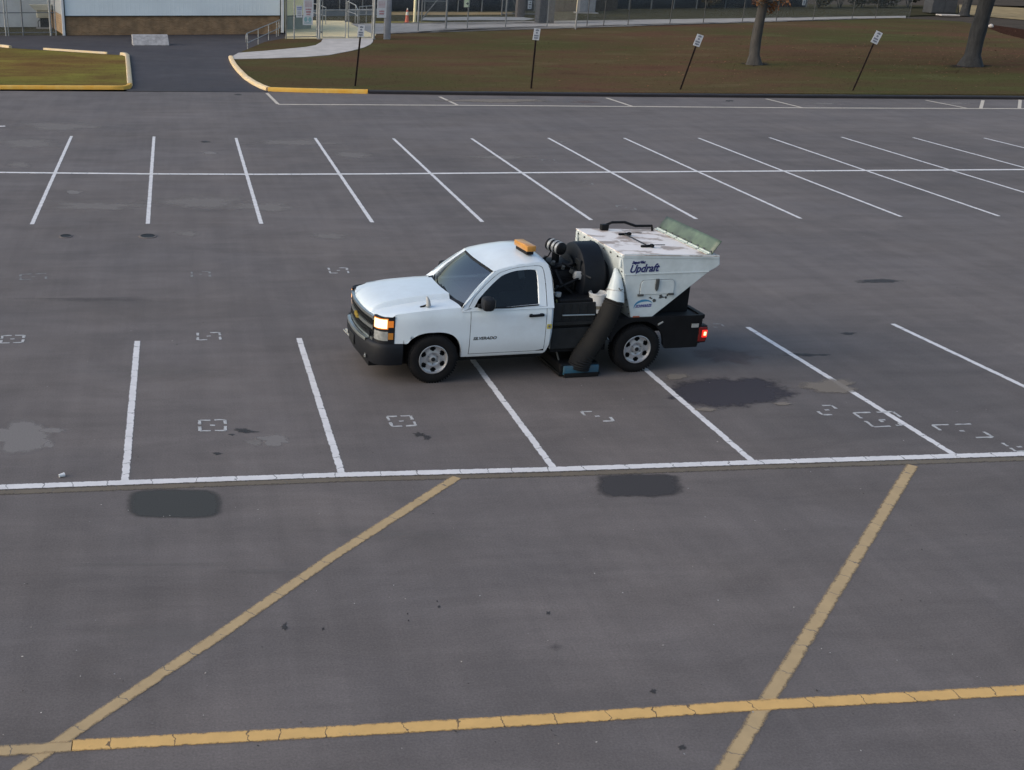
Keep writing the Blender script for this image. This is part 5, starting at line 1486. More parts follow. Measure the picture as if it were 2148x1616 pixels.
# fender spot mirror
mb = MB(); mb.tube([(0.20, 0.80, 1.175), (0.15, 0.815, 1.20), (0.10, 0.83, 1.225)], [0.022, 0.016, 0.012], 8); o = mb.build('spot_mirror', M['black'], truck, smooth=50)
mb = MB(); mb.tube([(0.10, 0.83, 1.195), (0.085, 0.845, 1.22), (0.09, 0.84, 1.28), (0.105, 0.82, 1.33), (0.11, 0.81, 1.35)], [0.030, 0.040, 0.030, 0.020, 0.008], 10)
mb.build('mirror_head', M['cap'], o, smooth=50)
# beacon on the roof
Rb = Matrix.Rotation(math.radians(4), 3, 'Z')
mb = MB(); mb.box((-1.60, 0.31, 1.893), (0.12, 0.42, 0.06), Rb, bevel=0.012); o = mb.build('beacon', M['black'], truck)
mb = MB(); mb.box((-1.60, 0.31, 1.967), (0.155, 0.50, 0.092), Rb, bevel=0.016); mb.build('amber_lens', M['beacon'], o, smooth=30)
mb = MB(); mb.tube([(-1.69, 0.18, 1.86), (-1.80, 0.05, 1.875), (-1.87, 0.02, 1.82)], 0.008, 6); mb.build('cable', M['cap'], o)

# front end
FP = [(0.632, 0.962), (0.74, 0.950), (0.82, 0.925), (0.875, 0.865), (0.900, 0.80), (0.912, 0.75)]
def strip(path, z0, z1, off=0.0, n=3):
    g = []
    for i, (x, y) in enumerate(path):
        a = path[max(0, i-1)]; b = path[min(len(path)-1, i+1)]
        d = Vector((b[0]-a[0], b[1]-a[1])).normalized(); nn = Vector((-d.y, d.x))
        if nn.x < 0 and nn.y < 0: nn = -nn
        g.append([Vector((x+abs(nn.x)*off, y+abs(nn.y)*off*(1 if y > 0 else -1), lerp(z0, z1, k/n))) for k in range(n+1)])
    return g
def front_lamp(s):
    def fl(mb):
        if s < 0:
            for v in mb.bm.verts: v.co.y *= -1
        return mb
    mb = MB(); mb.grid(strip(FP, 0.66, 1.085)); mb.grid([[Vector((x, y, 1.085)), Vector((x-0.05, y-0.03, 1.078))] for x, y in FP]); o = fl(mb).build('headlight', M['bumper'], truck, smooth=40)
    mb = MB(); g = strip([(0.752, 0.949), (0.81, 0.929), (0.85, 0.898), (0.880, 0.855), (0.902, 0.79)], 0.910, 1.050, 0.010); mb.grid(g); fl(mb).build('lit_lens', M['headlamp'], o, smooth=40)
    mb = MB(); mb.grid(strip([(0.735, 0.951), (0.81, 0.929), (0.85, 0.898), (0.882, 0.850), (0.908, 0.765)], 0.893, 1.066, 0.006)); fl(mb).build('lamp_halo', M['amber_lit'], o, smooth=40)  # added glowing ring imitating the orange halo around the lit lens
    mb = MB(); mb.grid(strip([(0.655, 0.961), (0.70, 0.956), (0.748, 0.950)], 0.925, 1.030, 0.008)); fl(mb).build('turn_lens', M['amber_lit'] if s > 0 else M['amber'], o, smooth=40)
    mb = MB(); mb.grid(strip([(0.735, 0.951), (0.80, 0.934), (0.85, 0.897), (0.885, 0.845), (0.904, 0.785)], 0.715, 0.86, 0.008)); fl(mb).build('lower_lens', M['lens'], o, smooth=40)
    mb = MB(); mb.grid(strip([(0.655, 0.961), (0.70, 0.956), (0.733, 0.951)], 0.735, 0.84, 0.008)); fl(mb).build('side_lens', M['amber'], o, smooth=40)
front_lamp(1); front_lamp(-1)
GP = [(0.914, 0.74), (0.945, 0.58), (0.968, 0.42), (0.985, 0.22), (0.99, 0.0), (0.985, -0.22), (0.968, -0.42), (0.945, -0.58), (0.914, -0.74)]
mb = MB(); mb.grid(strip(GP, 0.66, 1.05, -0.03)); gr = mb.build('grille', M['grille'], truck, smooth=40)
for z0 in (0.735, 0.905):
    mb = MB()
    for r_ in range(3):
        for k in range(26):
            t = -0.70+1.40*(k+(r_ % 2)*0.5)/26
            x = pl([-.74, -.58, -.42, -.22, 0, .22, .42, .58, .74], [.914, .945, .968, .985, .99, .985, .968, .945, .914], t)-0.012
            mb.box((x, t, z0+r_*0.042), (0.014, 0.030, 0.030), Matrix.Rotation(math.radians(45), 3, 'X'))
    mb.build('honeycomb', M['blackgrey'], gr)
def bar(z, h, off, m, name='grille_bar', path=None):
    mb = MB(); p = path or GP
    g = strip(p, z-h/2, z+h/2, off, 2); mb.grid(g)
    mb.grid([[r[-1], Vector((r[-1].x-0.05, r[-1].y, r[-1].z+0.002))] for r in g]); mb.grid([[r[0], Vector((r[0].x-0.05, r[0].y, r[0].z-0.002))] for r in g])
    return mb.build(name, m, gr, smooth=30)
bar(1.030, 0.045, 0.010, M['chrome']); bar(0.870, 0.052, 0.014, M['chrome']); bar(0.690, 0.040, 0.012, M['chrome'])
mb = MB(); pts = [(-.12, .0), (-.105, .030), (-.04, .030), (-.035, .052), (.035, .052), (.04, .030), (.12, .030), (.105, -.0), (.12, -.03), (.04, -.03), (.035, -.052), (-.035, -.052), (-.04, -.03), (-.105, -.03)]
mb.prism([(1.002, y, 0.872+z) for y, z in pts], (0.016, 0, 0)); mb.build('badge', M['gold'], gr)
BP = [(0.495, 0.975), (0.62, 0.985), (0.74, 0.975), (0.86, 0.93), (0.945, 0.82), (1.0, 0.62), (1.045, 0.35), (1.06, 0.0)]
BP = BP+[(x, -y) for x, y in BP[::-1][1:]]
mb = MB()
secs = [(0.300, -0.10), (0.315, -0.03), (0.40, 0.0), (0.50, 0.012), (0.60, 0.010), (0.650, -0.005), (0.672, -0.04), (0.672, -0.14)]
g = []
for i, (x, y) in enumerate(BP):
    a = BP[max(0, i-1)]; b = BP[min(len(BP)-1, i+1)]
    d = Vector((b[0]-a[0], b[1]-a[1], 0)).normalized(); nn = Vector((-d.y, d.x, 0))
    if nn.x < 0: nn = -nn
    if abs(nn.x) < 0.2: nn = Vector((nn.x, 1 if y > 0 else -1, 0)).normalized()
    g.append([Vector((x, y, 0))+nn*o+Vector((0, 0, z)) for z, o in secs])
mb.grid(g); bmp = mb.build('front_bumper', M['bumper'], truck, smooth=50)
mb = MB(); CP = [(1.0, 0.62), (1.045, 0.35), (1.06, 0.0), (1.045, -0.35), (1.0, -0.62)]
mb.grid([[Vector((x-.04, y, 0.678)), Vector((x+.006, y, 0.672)), Vector((x+.014, y, 0.655)), Vector((x+.014, y, 0.632))] for x, y in CP]); mb.build('bumper_trim', M['chrome'], bmp, smooth=40)
mb = MB(); mb.box((1.078, 0.0, 0.50), (0.012, 0.32, 0.16), bevel=0.004); mb.build('number_plate_holder', M['blackgrey'], bmp)
mb = MB(); mb.box((1.070, -0.30, 0.45), (0.014, 0.46, 0.030), Matrix.Rotation(math.radians(5), 3, 'Z'), bevel=.004); mb.build('air_slot_trim', M['lens'], bmp)
for y in (0.62, -0.62):
    mb = MB(); mb.box((1.0, y, 0.40), (0.03, 0.13, 0.05), Matrix.Rotation(math.radians(-16 if y > 0 else 16), 3, 'Z'), bevel=.01); mb.build('fog_lamp', M['lens'], bmp)
mb = MB(); mb.box((0.30, 0, 0.50), (1.30, 1.30, 0.55)); mb.box((-0.9, 0, 0.39), (1.9, 1.55, 0.22)); mb.box((-2.9, 0, 0.62), (3.2, 0.95, 0.22)); mb.tube([(AX, -.8, R2), (AX, .8, R2)], .07, 12); mb.tube([(0, -.8, R2), (0, .8, R2)], .06, 12); mb.build('chassis', M['black'], truck)  # block under the cab set low to deepen the shadow beneath
for s in (1, -1):
    mb = MB(); mb.grid([[Vector((x, s*0.60, zb_f(x)+0.012)), Vector((x, s*(yside(x, zb_f(x))-0.035), zb_f(x)+0.008))] for x in xs_arch]); mb.build('arch_liner', M['black'], truck, smooth=60)

# wheels
def wheel(x, s, steer=0.0):
    rt = empty('wheel', (x, s*0.87, R2), steer); rt.parent = truck
    tp = [(0.225, -0.10), (0.245, -0.125), (0.300, -0.132), (0.352, -0.124), (0.378, -0.104), (0.389, -0.07), (0.390, 0.0), (0.389, 0.07), (0.378, 0.104), (0.352, 0.124), (0.300, 0.132), (0.245, 0.125), (0.225, 0.10)]
    mb = MB(); mb.lathe(tp, 56, 'y')
    mb.build('tyre', M['rubber'], rt, smooth=35)
    mb = MB()
    for k in range(56):
        a = 2*math.pi*k/56
        for o_ in (-0.085, 0.0, 0.085):
            mb.box((0.3865*math.cos(a+o_), o_, 0.3865*math.sin(a+o_)), (0.014, 0.055, 0.022), Matrix.Rotation(-a-o_, 3, 'Y'))
    mb.build('tread', M['rubber'], rt)
    prof = [(0.232, 0.128), (0.222, 0.132), (0.212, 0.112), (0.205, 0.098), (0.190, 0.092), (0.150, 0.090), (0.132, 0.094), (0.108, 0.098), (0.085, 0.085), (0.060, 0.080), (0.056, 0.105), (0.035, 0.112), (0.001, 0.112)]
    NS = 60
    def skip(i, k):
        a = (k % 10)
        if i == 4: return a in (2, 3, 4, 5, 6)
        if i == 3: return a in (3, 4, 5)
        if i == 5: return a in (3, 4, 5)
        return False
    mb = MB(); mb.lathe([(r, h*s) for r, h in prof], NS, 'y', (0, 0, 0), skip)
    mb.build('rim', M['steel_wheel'], rt, smooth=35)
    mb = MB(); mb.lathe([(0.228, 0.10*s), (0.222, 0.03*s), (0.10, 0.03*s), (0.001, 0.03*s)], 40, 'y'); mb.build('brake_drum', M['black'], rt, smooth=40)
    for k in range(6):
        a = 2*math.pi*(k+.5)/6
        mb = MB(); mb.cyl((0.078*math.cos(a), 0.08*s, 0.078*math.sin(a)), (0.078*math.cos(a), 0.105*s, 0.078*math.sin(a)), 0.011, None, 6); mb.build('lug_nut', M['galv_dark'], rt)
    mb = MB(); mb.lathe([(0.034, 0.112*s), (0.030, 0.122*s), (0.001, 0.123*s)], 20, 'y'); mb.build('hub_cap', M['blackgrey'], rt, smooth=40)
    return rt
wheel(0, 1, math.radians(-2)); wheel(0, -1, math.radians(-2)); wheel(AX, 1); wheel(AX, -1)

# flatbed deck, skirts and rear fenders
mb = MB(); mb.box((-3.22, 0, 0.855), (2.55, 1.86, 0.05)); mb.build('deck', M['blackgrey'], truck)
for s in (1, -1):
    ol = [(-2.80, 0.905), (-2.80, 0.74), (-2.93, 0.52)]
    for a in range(0, 181, 12):
        ol.append((AX+0.45*math.cos(math.radians(a)), 0.44+0.41*math.sin(math.radians(a))))
    ol += [(-3.875, 0.37), (-4.43, 0.37), (-4.46, 0.60), (-4.47, 0.905)]
    mb = MB(); mb.prism([(x, s*0.905, z) for x, z in ol], (0, s*0.055, 0)); mb.build('rear_fender', M['black'], truck, bevel=0.006)
    mb = MB(); mb.box((AX-.36, s*0.965, 0.80), (.10, .02, .03), Matrix.Rotation(math.radians(30), 3, 'Y'), bevel=.008); mb.build('fender_bracket', M['lens'], truck)
    # lamp box
    mb = MB(); mb.box((-4.49, s*0.90, 0.585), (0.16, 0.13, 0.285), bevel=0.012); lb = mb.build('tail_lamp', M['black'], truck)
    mb = MB(); mb.box((-4.49, s*0.97, 0.585), (0.13, 0.015, 0.24), bevel=0.008); mb.build('red_lens', M['red_dark'], lb)
    mb = MB(); mb.box((-4.525, s*0.977, 0.595), (0.085, 0.015, 0.12), bevel=0.02); mb.build('lit_lens', M['red_lit'], lb)
    mb = MB(); mb.box((-4.53, s*0.984, 0.597), (0.042, 0.01, 0.06), bevel=0.02); mb.build('bulb', M['red_core'], lb)
    mb = MB(); mb.box((-4.575, s*0.90, 0.585), (0.012, 0.11, 0.22), bevel=0.004); mb.build('red_lens', M['red_dark'], lb)
    mb = MB(); mb.box((-4.345, s*0.968, 0.735), (0.125, 0.008, 0.065), bevel=0.002); mb.build('reflector_plate', M['lens'], truck)
mb = MB(); mb.box((-4.46, 0, 0.52), (0.10, 1.80, 0.22), bevel=0.01); mb.box((-4.47, 0, 0.87), (0.08, 1.88, 0.07), bevel=.01); mb.build('rear_bumper', M['black'], truck)
mb = MB(); mb.box((-4.05, 0.0, 1.16), (0.60, 1.30, 0.58), bevel=0.02); mb.box((-4.36, 0.35, 1.25), (0.03, 0.03, 0.3)); mb.build('rear_support', M['black'], truck)

# engine deck between cab and hopper
mb = MB(); mb.box((-2.42, 0.0, 0.99), (0.98, 1.70, 0.22)); mb.box((-2.42, 0.0, 0.62), (0.92, 1.72, 0.50)); mb.build('engine_base', M['black'], truck)
mb = MB()
mb.box((-2.33, 0.868, 0.99), (0.80, 0.03, 0.36), bevel=.006); mb.box((-2.30, 0.88, 0.60), (0.72, 0.04, 0.34), bevel=.01)
for k in range(5): mb.box((-2.10-k*.13, .884, .995), (.012, .02, .30))
mb.build('side_cover', M['blackgrey'], truck)
mb = MB(); mb.tube([(-2.08, 0.915, 0.985), (-2.62, 0.915, 0.975)], 0.014, 8); mb.build('latch_bar', M['chrome'], truck, smooth=50)
mb = MB()
mb.box((-2.28, 0.10, 1.32), (0.52, 0.62, 0.50), bevel=0.04); mb.box((-2.30, 0.10, 1.60), (0.44, 0.5, 0.10), bevel=0.03)
for k in range(7): mb.box((-2.28, 0.10, 1.14+k*.055), (.56, .66, .016))
mb.box((-2.02, 0.12, 1.42), (0.10, 0.44, 0.40), bevel=.03)
mb.cyl((-2.16, -0.10, 1.55), (-2.16, 0.35, 1.55), 0.085, None, 16)
mb.cyl((-2.42, -0.05, 1.58), (-2.42, 0.32, 1.58), 0.075, None, 16)
mb.tube([(-2.5, .35, 1.1), (-2.4, .55, 1.2), (-2.15, .58, 1.4), (-2.1, .42, 1.58)], .03, 8)
mb.tube([(-2.55, .3, 1.62), (-2.35, .45, 1.68), (-2.15, .40, 1.63), (-2.05, .25, 1.5)], .022, 8)
mb.tube([(-2.05, .5, 1.15), (-2.12, .6, 1.35), (-2.35, .6, 1.45), (-2.55, .5, 1.5)], .018, 8)
mb.tube([(-2.2, .42, 1.70), (-2.35, .50, 1.62), (-2.5, .50, 1.55)], .014, 8)
mb.build('engine', M['black'], truck, smooth=35)
for c_, r_ in (((-2.08, .34, 1.66), .035), ((-2.22, .42, 1.60), .03), ((-2.36, .45, 1.55), .04), ((-2.5, .40, 1.64), .025), ((-2.12, .50, 1.30), .03), ((-2.03, .1, 1.68), .03)):
    mb = MB(); mb.cyl(Vector(c_), Vector(c_)+Vector((0, .03, .05)), r_, r_*.8, 10); mb.build('engine_fitting', M['bolt'], truck, smooth=40)
mb = MB(); mb.box((-2.47, 0.50, 1.51), (0.17, 0.14, 0.13), bevel=0.03); mb.build('coolant_bottle', M['cap'], truck, smooth=40)
mb = MB(); mb.cyl((-2.06, 0.72, 1.24), (-2.06, 0.72, 1.30), 0.045, 0.05, 16); mb.build('filler_cap', M['cap'], truck, smooth=40)
mb = MB(); mb.box((-2.09, 0.74, 1.165), (0.12, 0.05, 0.08), Matrix.Rotation(.3, 3, 'Y'), bevel=0.012); mb.build('yellow_cap', M['cap_yellow'], truck)
mb = MB(); mb.box((-2.50, 0.62, 1.155), (0.92, 0.46, 0.13), bevel=0.02); mb.build('fuel_tank', M['black'], truck)
# air cleaner
mb = MB()
ad = Vector((-0.10, 0.30, -0.02)).normalized(); ac0 = Vector((-2.13, 0.02, 1.905))
mb.tube([ac0-ad*.02, ac0, ac0+ad*.30, ac0+ad*.33], [.07, .098, .098, .06], 20); o = mb.build('air_cleaner', M['black'], truck, smooth=40)
for q in (.05, .15, .23):
    mb = MB(); mb.tube([ac0+ad*q, ac0+ad*(q+.045)], .102, 20); mb.build('band', M['galv'], o, smooth=40)
mb = MB(); mb.tube([ac0+ad*.15+Vector((0, 0, -.08)), (-2.19, .16, 1.76), (-2.20, .14, 1.62)], [.05, .06, .06], 12); mb.build('duct', M['black'], o, smooth=40)
mb = MB(); mb.tube([ac0+ad*.1, (-2.06, .18, 1.75), (-1.98, .15, 1.70)], .012, 6); mb.build('strap', M['black'], o)
# blower housing in front of the hopper
mb = MB(); mb.lathe([(0.001, -2.47), (0.36, -2.47), (0.50, -2.485), (0.545, -2.52), (0.555, -2.57), (0.555, -2.86), (0.53, -2.875), (0.30, -2.88), (0.30, -3.03)], 48, 'x', (0, 0.10, 1.385)); o = mb.build('blower_housing', M['black_gloss'], truck, smooth=40)
mb = MB(); mb.lathe([(0.34, -2.45), (0.36, -2.43), (0.30, -2.41), (0.001, -2.41)], 40, 'x', (0, 0.10, 1.385)); mb.build('hub_plate', M['blackgrey'], o, smooth=40)
mb = MB(); mb.tube([(-2.48, 0.55, 1.55), (-2.60, 0.68, 1.50)], .02, 8); mb.box((-2.47, 0.42, 1.62), (.03, .20, .26), bevel=.01); mb.build('belt_guard', M['blackgrey'], o)

# hopper
HS = [(-2.965, 1.907), (-4.625, 1.835), (-4.645, 1.71), (-4.60, 1.665), (-4.475, 1.60), (-3.565, 0.865), (-3.250, 0.865), (-3.030, 1.595)]
HY0, HY1 = -0.90, 0.915
hb = MB(); hb.prism([(x, HY0, z) for x, z in HS], (0, HY1-HY0, 0)); hop = hb.build('hopper', M['hopper'], truck, bevel=0.012)
# folded edge between the upright band and the sloping lower panel
mb = MB(); mb.box((-3.76, HY1+0.006, 1.602), (1.42, 0.012, 0.018), bevel=0.004); mb.build('seam', M['hopper'], hop)
mb = MB(); mb.box((-3.80, HY1+0.004, 1.868), (1.62, 0.012, 0.060), Matrix.Rotation(math.radians(-2.45), 3, 'Y'), bevel=0.004); mb.build('top_flange', M['hopper'], hop)
mb = MB()
mb.prism([(-2.960, HY0-.012, 1.909), (-4.615, HY0-.012, 1.838), (-4.615, HY1+.012, 1.838), (-2.975, HY1+.012, 1.908)], (0, 0, 0.016)); lid = mb.build('hopper_lid', M['lid'], hop, bevel=0.004)
def topz(x): return lerp(1.923, 1.854, (-3.0-x)/1.615)
# clean-out door
dpts = []
cx0, cx1, cz0, cz1, rr = -3.335, -3.905, 1.275, 1.50, 0.07
for (qx, qz, a0) in ((cx1+rr, cz1-rr, 90), (cx1+0.0, cz0, 180)):
    pass
loop = [(cx0, cz0), (cx0, cz1-rr)]+[(cx0-rr+rr*math.cos(math.radians(a)), cz1-rr+rr*math.sin(math.radians(a))) for a in range(0, 91, 15)]+[(cx1+rr+rr*math.cos(math.radians(a)), cz1-rr+rr*math.sin(math.radians(a))) for a in range(90, 181, 15)]+[(cx1, cz0)]
mb = MB(); mb.prism([(x, HY1+0.001, z) for x, z in loop], (0, 0.018, 0)); cd = mb.build('clean_out_door', M['hopper'], hop, bevel=0.008)
mb = MB(); mb.tube([(x, HY1+0.004, z) for x, z in loop], 0.006, 6); mb.build('gasket', M['bolt'], cd)
mb = MB(); mb.box((-3.60, HY1+0.035, 1.485), (0.055, 0.03, 0.08), bevel=.008); mb.prism([(-3.572, HY1+.02, 1.445), (-3.628, HY1+.02, 1.445), (-3.622, HY1+.02, 1.36), (-3.60, HY1+.02, 1.325), (-3.578, HY1+.02, 1.36)], (0, .025, 0)); mb.build('latch', M['bolt'], cd)
for x in (-3.345, -3.86):
    mb = MB(); mb.box((x, HY1+0.025, 1.268), (0.10, 0.03, 0.034), bevel=.008); mb.build('hinge', M['bolt'], cd)
random.seed(5)
for k in range(10):
    mb = MB(); mb.box((-3.50-random.random()*.32, HY1+.003, 1.235+random.uniform(-.03, .015)), (random.uniform(.01, .05), .004, random.uniform(.012, .035)), Matrix.Rotation(random.uniform(-.5, .5), 3, 'Y')); mb.build('grime_spot', M['bolt'], hop)
mb = MB(); mb.prism([(-3.60+.035*math.cos(t*math.pi/5)*random.uniform(.7, 1.1), HY1+.001, 1.165+.028*math.sin(t*math.pi/5)) for t in range(10)], (0, .004, 0))
mb.build('grime_spot', M['bolt'], hop)
text_mesh('Updraft', 'lettering', 0.176, (-3.355, HY1+0.003, 1.688), (-1, 0, 0.018), (0, 0, 1), M['navy_ink'], hop, 0.30, 0.0035, 'CENTER', 0.003, 0.88)
text_mesh('SuperVac', 'lettering', 0.062, (-3.255, HY1+0.003, 1.790), (-1, 0, 0.018), (0, 0, 1), M['navy_ink'], hop, 0.30, 0.003, 'CENTER', 0.003, 0.92)
text_mesh('SCHWARZE', 'lettering', 0.062, (-3.425, HY1+0.005, 1.085), (-1, 0, 0.03), (0, 0, 1), mat('violet_decal', (0.10, 0.10, 0.30), 0.5), hop, 0.30, 0.002, 'CENTER', 0.002, 0.80)
mb = MB(); ou, inn = [], []
for a in range(-20, 151, 10):
    t = math.radians(a+45); th = 0.034*math.sin(math.radians((a+20)/170*180))+.003
    ou.append((-3.43-0.165*math.cos(t), 1.075+0.115*math.sin(t))); inn.append((-3.43-(0.165-th)*math.cos(t), 1.075+(0.115-th)*math.sin(t)))
mb.grid([[Vector((a[0], HY1+.004, a[1])), Vector((b[0], HY1+.004, b[1]))] for a, b in zip(ou, inn)]); mb.build('swoosh_decal', M['blue_ink'], hop)
mb = MB(); mb.box((-3.325, HY1+.008, 0.905), (0.115, .016, .04), bevel=.006); mb.build('side_marker', M['orange_mk'], hop)
mb = MB()
for k in range(9):
    z = 0.95+k*0.115
    x = pl([0.865, 1.595, 1.9], [-3.250, -3.030, -2.965], z)
    mb.cyl((x+.002, HY1-.05, z), (x+.014, HY1-.05, z), .012, None, 8)
for k in range(7): mb.cyl((-2.975, HY0+.1+k*.26, 1.86), (-2.954, HY0+.1+k*.26, 1.86), .014, None, 8)
mb.build('bolt', M['bolt'], hop)
mb = MB(); mb.box((-2.972, HY0+.05, 1.79), (.03, .07, .22), bevel=.006); mb.box((-2.975, HY1-.05, 1.80), (.03, .07, .18), bevel=.006); mb.build('corner_post', M['hopper'], hop)
# hardware on the lid
for y in (-0.42, 0.42):
    x0 = -3.62-(-0.42-y)*0.0
    mb = MB(); z = topz(x0)
    mb.box((x0+.03, y, z+.022), (.16, .035, .036), bevel=.008); mb.box((x0-.07, y+.02, z+.03), (.05, .07, .05), bevel=.008)
    mb.tube([(x0, y, z+.04), (x0-.30, y+.0, topz(x0-.30)+.045)], .007, 6); mb.build('lid_hinge', M['black'], lid)
mb = MB(); mb.tube([(-3.60, -0.40, topz(-3.6)+.03), (-3.62, 0.42, topz(-3.6)+.03)], .010, 6); mb.build('hinge_rod', M['blackgrey'], lid)
mb = MB(); mb.box((-3.42, -0.80, topz(-3.4)+.05), (.13, .09, .10), bevel=.01); mb.tube([(-3.45, -.80, topz(-3.45)+.09), (-3.55, -.80, topz(-3.5)+.13), (-3.78, -.80, topz(-3.8)+.14), (-3.98, -.80, topz(-4)+.08), (-4.28, -.80, topz(-4.28)+.085), (-4.30, -.80, topz(-4.3)+.0)], .022, 8); mb.build('grab_handle', M['black'], lid)
# raised rear flap with its hinge strip
def fp(u, v):   # u across far->near, v up
    base = Vector((-4.47-0.02*u, lerp(HY0-.02, HY1+.0, u), topz(-4.47)+0.012))
    return base+Vector((-0.085-0.05*math.sin(v*1.2), 0, 0.205))*v
mb = MB(); mb.grid([[fp(k/12, v/5) for v in range(6)] for k in range(13)]); fl_ = mb.build('rear_flap', M['flap'], hop, smooth=60)
md = fl_.modifiers.new('thick', 'SOLIDIFY'); md.thickness = 0.012
mb = MB()
for k in range(5):
    u0, u1 = k/5+.012, (k+1)/5-.012
    a_, b_ = fp(u0, 0.02), fp(u1, 0.02); mb.tube([a_+Vector((.03, 0, .01)), b_+Vector((.03, 0, .01))], .018, 8); c_ = (a_+b_)/2; mb.box(c_+Vector((.055, 0, .004)), (.07, (b_-a_).length, .012), bevel=.003)
mb.build('hinge_strip', M['hinge'], fl_)
mb = MB()
for k in range(9): mb.box(fp(k/8*.94+.03, .12)+Vector((.014, 0, 0)), (.02, .05, .05), bevel=.01)
mb.build('rivet', M['bolt'], fl_)

# suction chute, hose and pickup head
mb = MB(); mb.tube([(-2.965, 0.74, 1.66), (-2.97, 0.80, 1.54), (-2.945, 0.87, 1.36), (-2.915, 0.93, 1.17)], [0.025, 0.080, 0.130, 0.158], 24, False); ch = mb.build('chute', M['hopper'], truck, smooth=50)
mb = MB(); mb.tube([(-2.945, .868, 1.345), (-2.94, .872, 1.325)], .143, 24, False); mb.build('clamp', M['galv'], ch, smooth=50)
mb = MB(); mb.tube([(-2.93, 1.005, 1.42), (-2.96, 1.013, 1.38), (-3.0, 1.0, 1.39)], .008, 6); mb.build('handle', M['bolt'], ch)
mb = MB(); hp = []; hrad = []
ctrl = [Vector((-2.915, 0.93, 1.20)), Vector((-2.80, 0.955, 0.90)), Vector((-2.62, 0.965, 0.56)), Vector((-2.46, 0.97, 0.30)), Vector((-2.42, 0.96, 0.12))]
N_ = 46
for i in range(N_+1):
    t = i/N_*(len(ctrl)-1); k = min(int(t), len(ctrl)-2); f_ = t-k
    p0, p1, p2, p3 = ctrl[max(k-1, 0)], ctrl[k], ctrl[k+1], ctrl[min(k+2, len(ctrl)-1)]
    hp.append(0.5*((2*p1)+(-p0+p2)*f_+(2*p0-5*p1+4*p2-p3)*f_*f_+(-p0+3*p1-3*p2+p3)*f_**3)); hrad.append(0.150+0.02*i/N_+(0.015 if i % 2 else 0))
mb.tube(hp, hrad, 22, False); mb.build('suction_hose', M['hose'], truck, smooth=60)
mb = MB(); mb.box((-2.42, 0.0, 0.13), (0.66, 2.02, 0.16), bevel=0.03); mb.box((-2.42, 0.0, 0.045), (0.70, 2.06, 0.05), bevel=0.01); ph = mb.build('pickup_head', M['black'], truck)
mb = MB(); mb.box((-2.43, 1.045, 0.115), (0.60, 0.05, 0.155), bevel=0.03); mb.build('end_plate', M['blue_plate'], ph, smooth=40)
mb = MB(); mb.box((-2.43, 1.075, 0.04), (0.58, 0.03, 0.07), bevel=0.012); mb.build('skirt', M['rubber'], ph)
mb = MB(); mb.tube([(-2.15, 0.8, 0.2), (-2.05, 0.7, 0.55)], .015, 6); mb.tube([(-2.72, 0.7, 0.2), (-2.75, 0.6, 0.6)], .015, 6); mb.build('lift_chain', M['bolt'], ph)
# buckets carried on the deck
bk = empty('bucket', (0, 0, 0))
bp_ = truck.matrix_basis @ Vector((-2.715, 0.77, 0.885))
bk.location = bp_
def bucket_pt(prof, nm, m):
    mb = MB(); mb.lathe(prof, 28, 'z'); return mb.build(nm, m, bk, smooth=40)
bucket_pt([(0.001, 0.0), (0.112, 0.0), (0.135, 0.20), (0.137, 0.23)], 'body', M['bucket_dirty'])
bucket_pt([(0.137, 0.22), (0.148, 0.38), (0.154, 0.385), (0.154, 0.405), (0.144, 0.41), (0.140, 0.38), (0.128, 0.10), (0.001, 0.08)], 'upper_rim', M['bucket'])
mb = MB(); mb.tube([(-.15, 0, .36)]+[(-.15*math.cos(a), -.10*math.sin(a), .36-.03*math.sin(a)) for a in (.5, 1.0, 1.57, 2.1, 2.6)]+[(.15, 0, .36)], .004, 6); mb.build('handle', M['galv_dark'], bk)
tag(bk, 'dirty white bucket standing on the engine deck beside the suction chute', 'bucket')

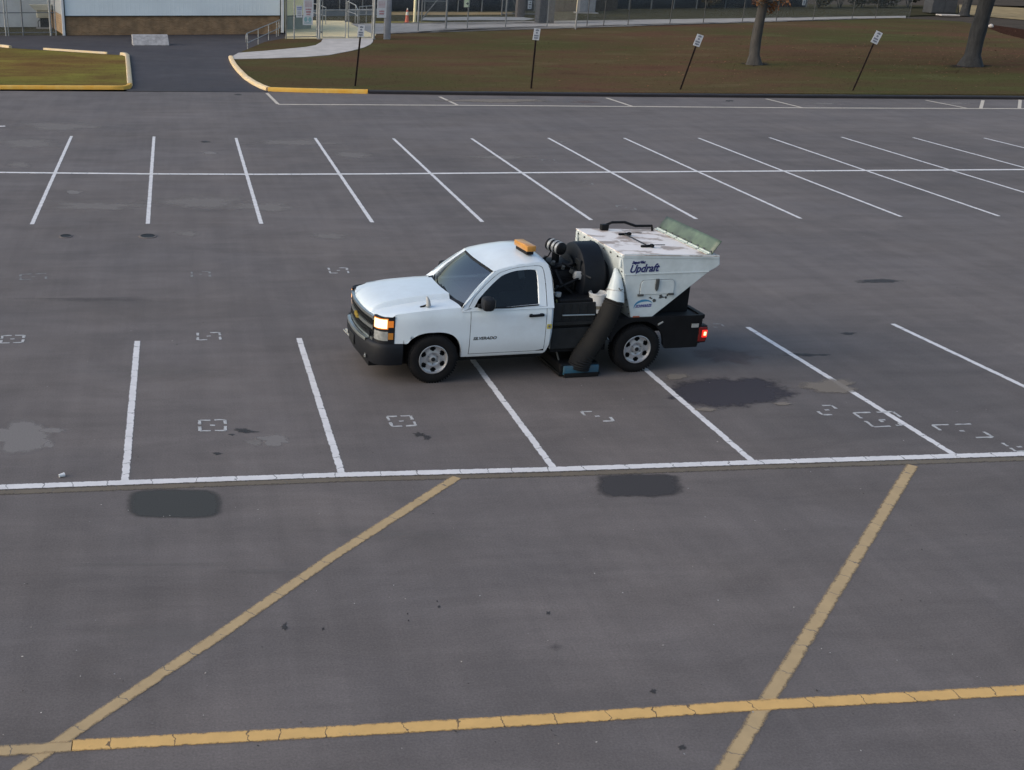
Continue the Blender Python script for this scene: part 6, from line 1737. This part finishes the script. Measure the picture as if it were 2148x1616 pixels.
# fallen leaves on the lawn, grit on the lot
def scatter_flakes(name, pts, size, m, z, lift=0.02, label=None, cat=None):
    k = len(pts); P = np.array([[p[0], p[1], z] for p in pts])
    a = rng.uniform(0, 2*np.pi, k); s = size*rng.uniform(0.5, 1.5, k)
    dx = np.stack([np.cos(a)*s, np.sin(a)*s, rng.uniform(-lift, lift, k)*0.5], 1); dy = np.stack([-np.sin(a)*s*0.6, np.cos(a)*s*0.6, rng.uniform(-lift, lift, k)*0.5], 1)
    P[:, 2] += lift*0.7
    V = np.stack([P-dx, P+dy, P+dx, P-dy], 1).reshape(-1, 3)
    me = bpy.data.meshes.new(name); me.from_pydata(V.tolist(), [], np.arange(k*4).reshape(-1, 4).tolist()); me.materials.append(m)
    o = bpy.data.objects.new(name, me); COL.objects.link(o)
    return tag(o, label, cat, kind='stuff')
lv = []
for (cx_, cy_, sx_, n_) in ((1590, 120, 190, 420), (2040, 110, 170, 700), (1800, 90, 260, 260)):
    for _ in range(n_):
        x_, y_ = random.gauss(cx_, sx_), random.gauss(cy_, 32)
        if 52 < y_ < 190: lv.append(U(x_, y_, HL))
M['leaf_fallen'] = mat('fallen_leaf', (0.20, 0.085, 0.035), 0.9, col2=(0.13, 0.07, 0.035), vscale=0.8)
scatter_flakes('fallen_leaves', lv, 0.055, M['leaf_fallen'], HL, 0.03, 'orange brown leaves fallen on the lawn around the two trees', 'leaves')
gp = [U(random.uniform(-20, 2170), random.uniform(240, 1600)) for _ in range(170)]
M['grit'] = mat('pale_grit', (0.40, 0.38, 0.36), 0.9, var=0.4, vscale=2)
scatter_flakes('grit', gp, 0.009, M['grit'], 0.0085, 0.006, 'pale grit specks strewn over the asphalt', 'grit')
gp = [U(random.uniform(-20, 2170), random.uniform(240, 1600)) for _ in range(110)]
M['grit_dark'] = mat('dark_leaf_bits', (0.045, 0.038, 0.032), 0.9, var=0.4, vscale=2)
scatter_flakes('leaf_bits', gp, 0.011, M['grit_dark'], 0.0085, 0.006, 'dark leaf bits strewn over the asphalt', 'leaves')
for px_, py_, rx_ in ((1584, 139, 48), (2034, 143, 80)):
    o_ = blob('mulch_shade_ring', (px_, py_), rx_, 7, M['mulch_shade'], HL+0.010, px_, 2.0, 0.3)
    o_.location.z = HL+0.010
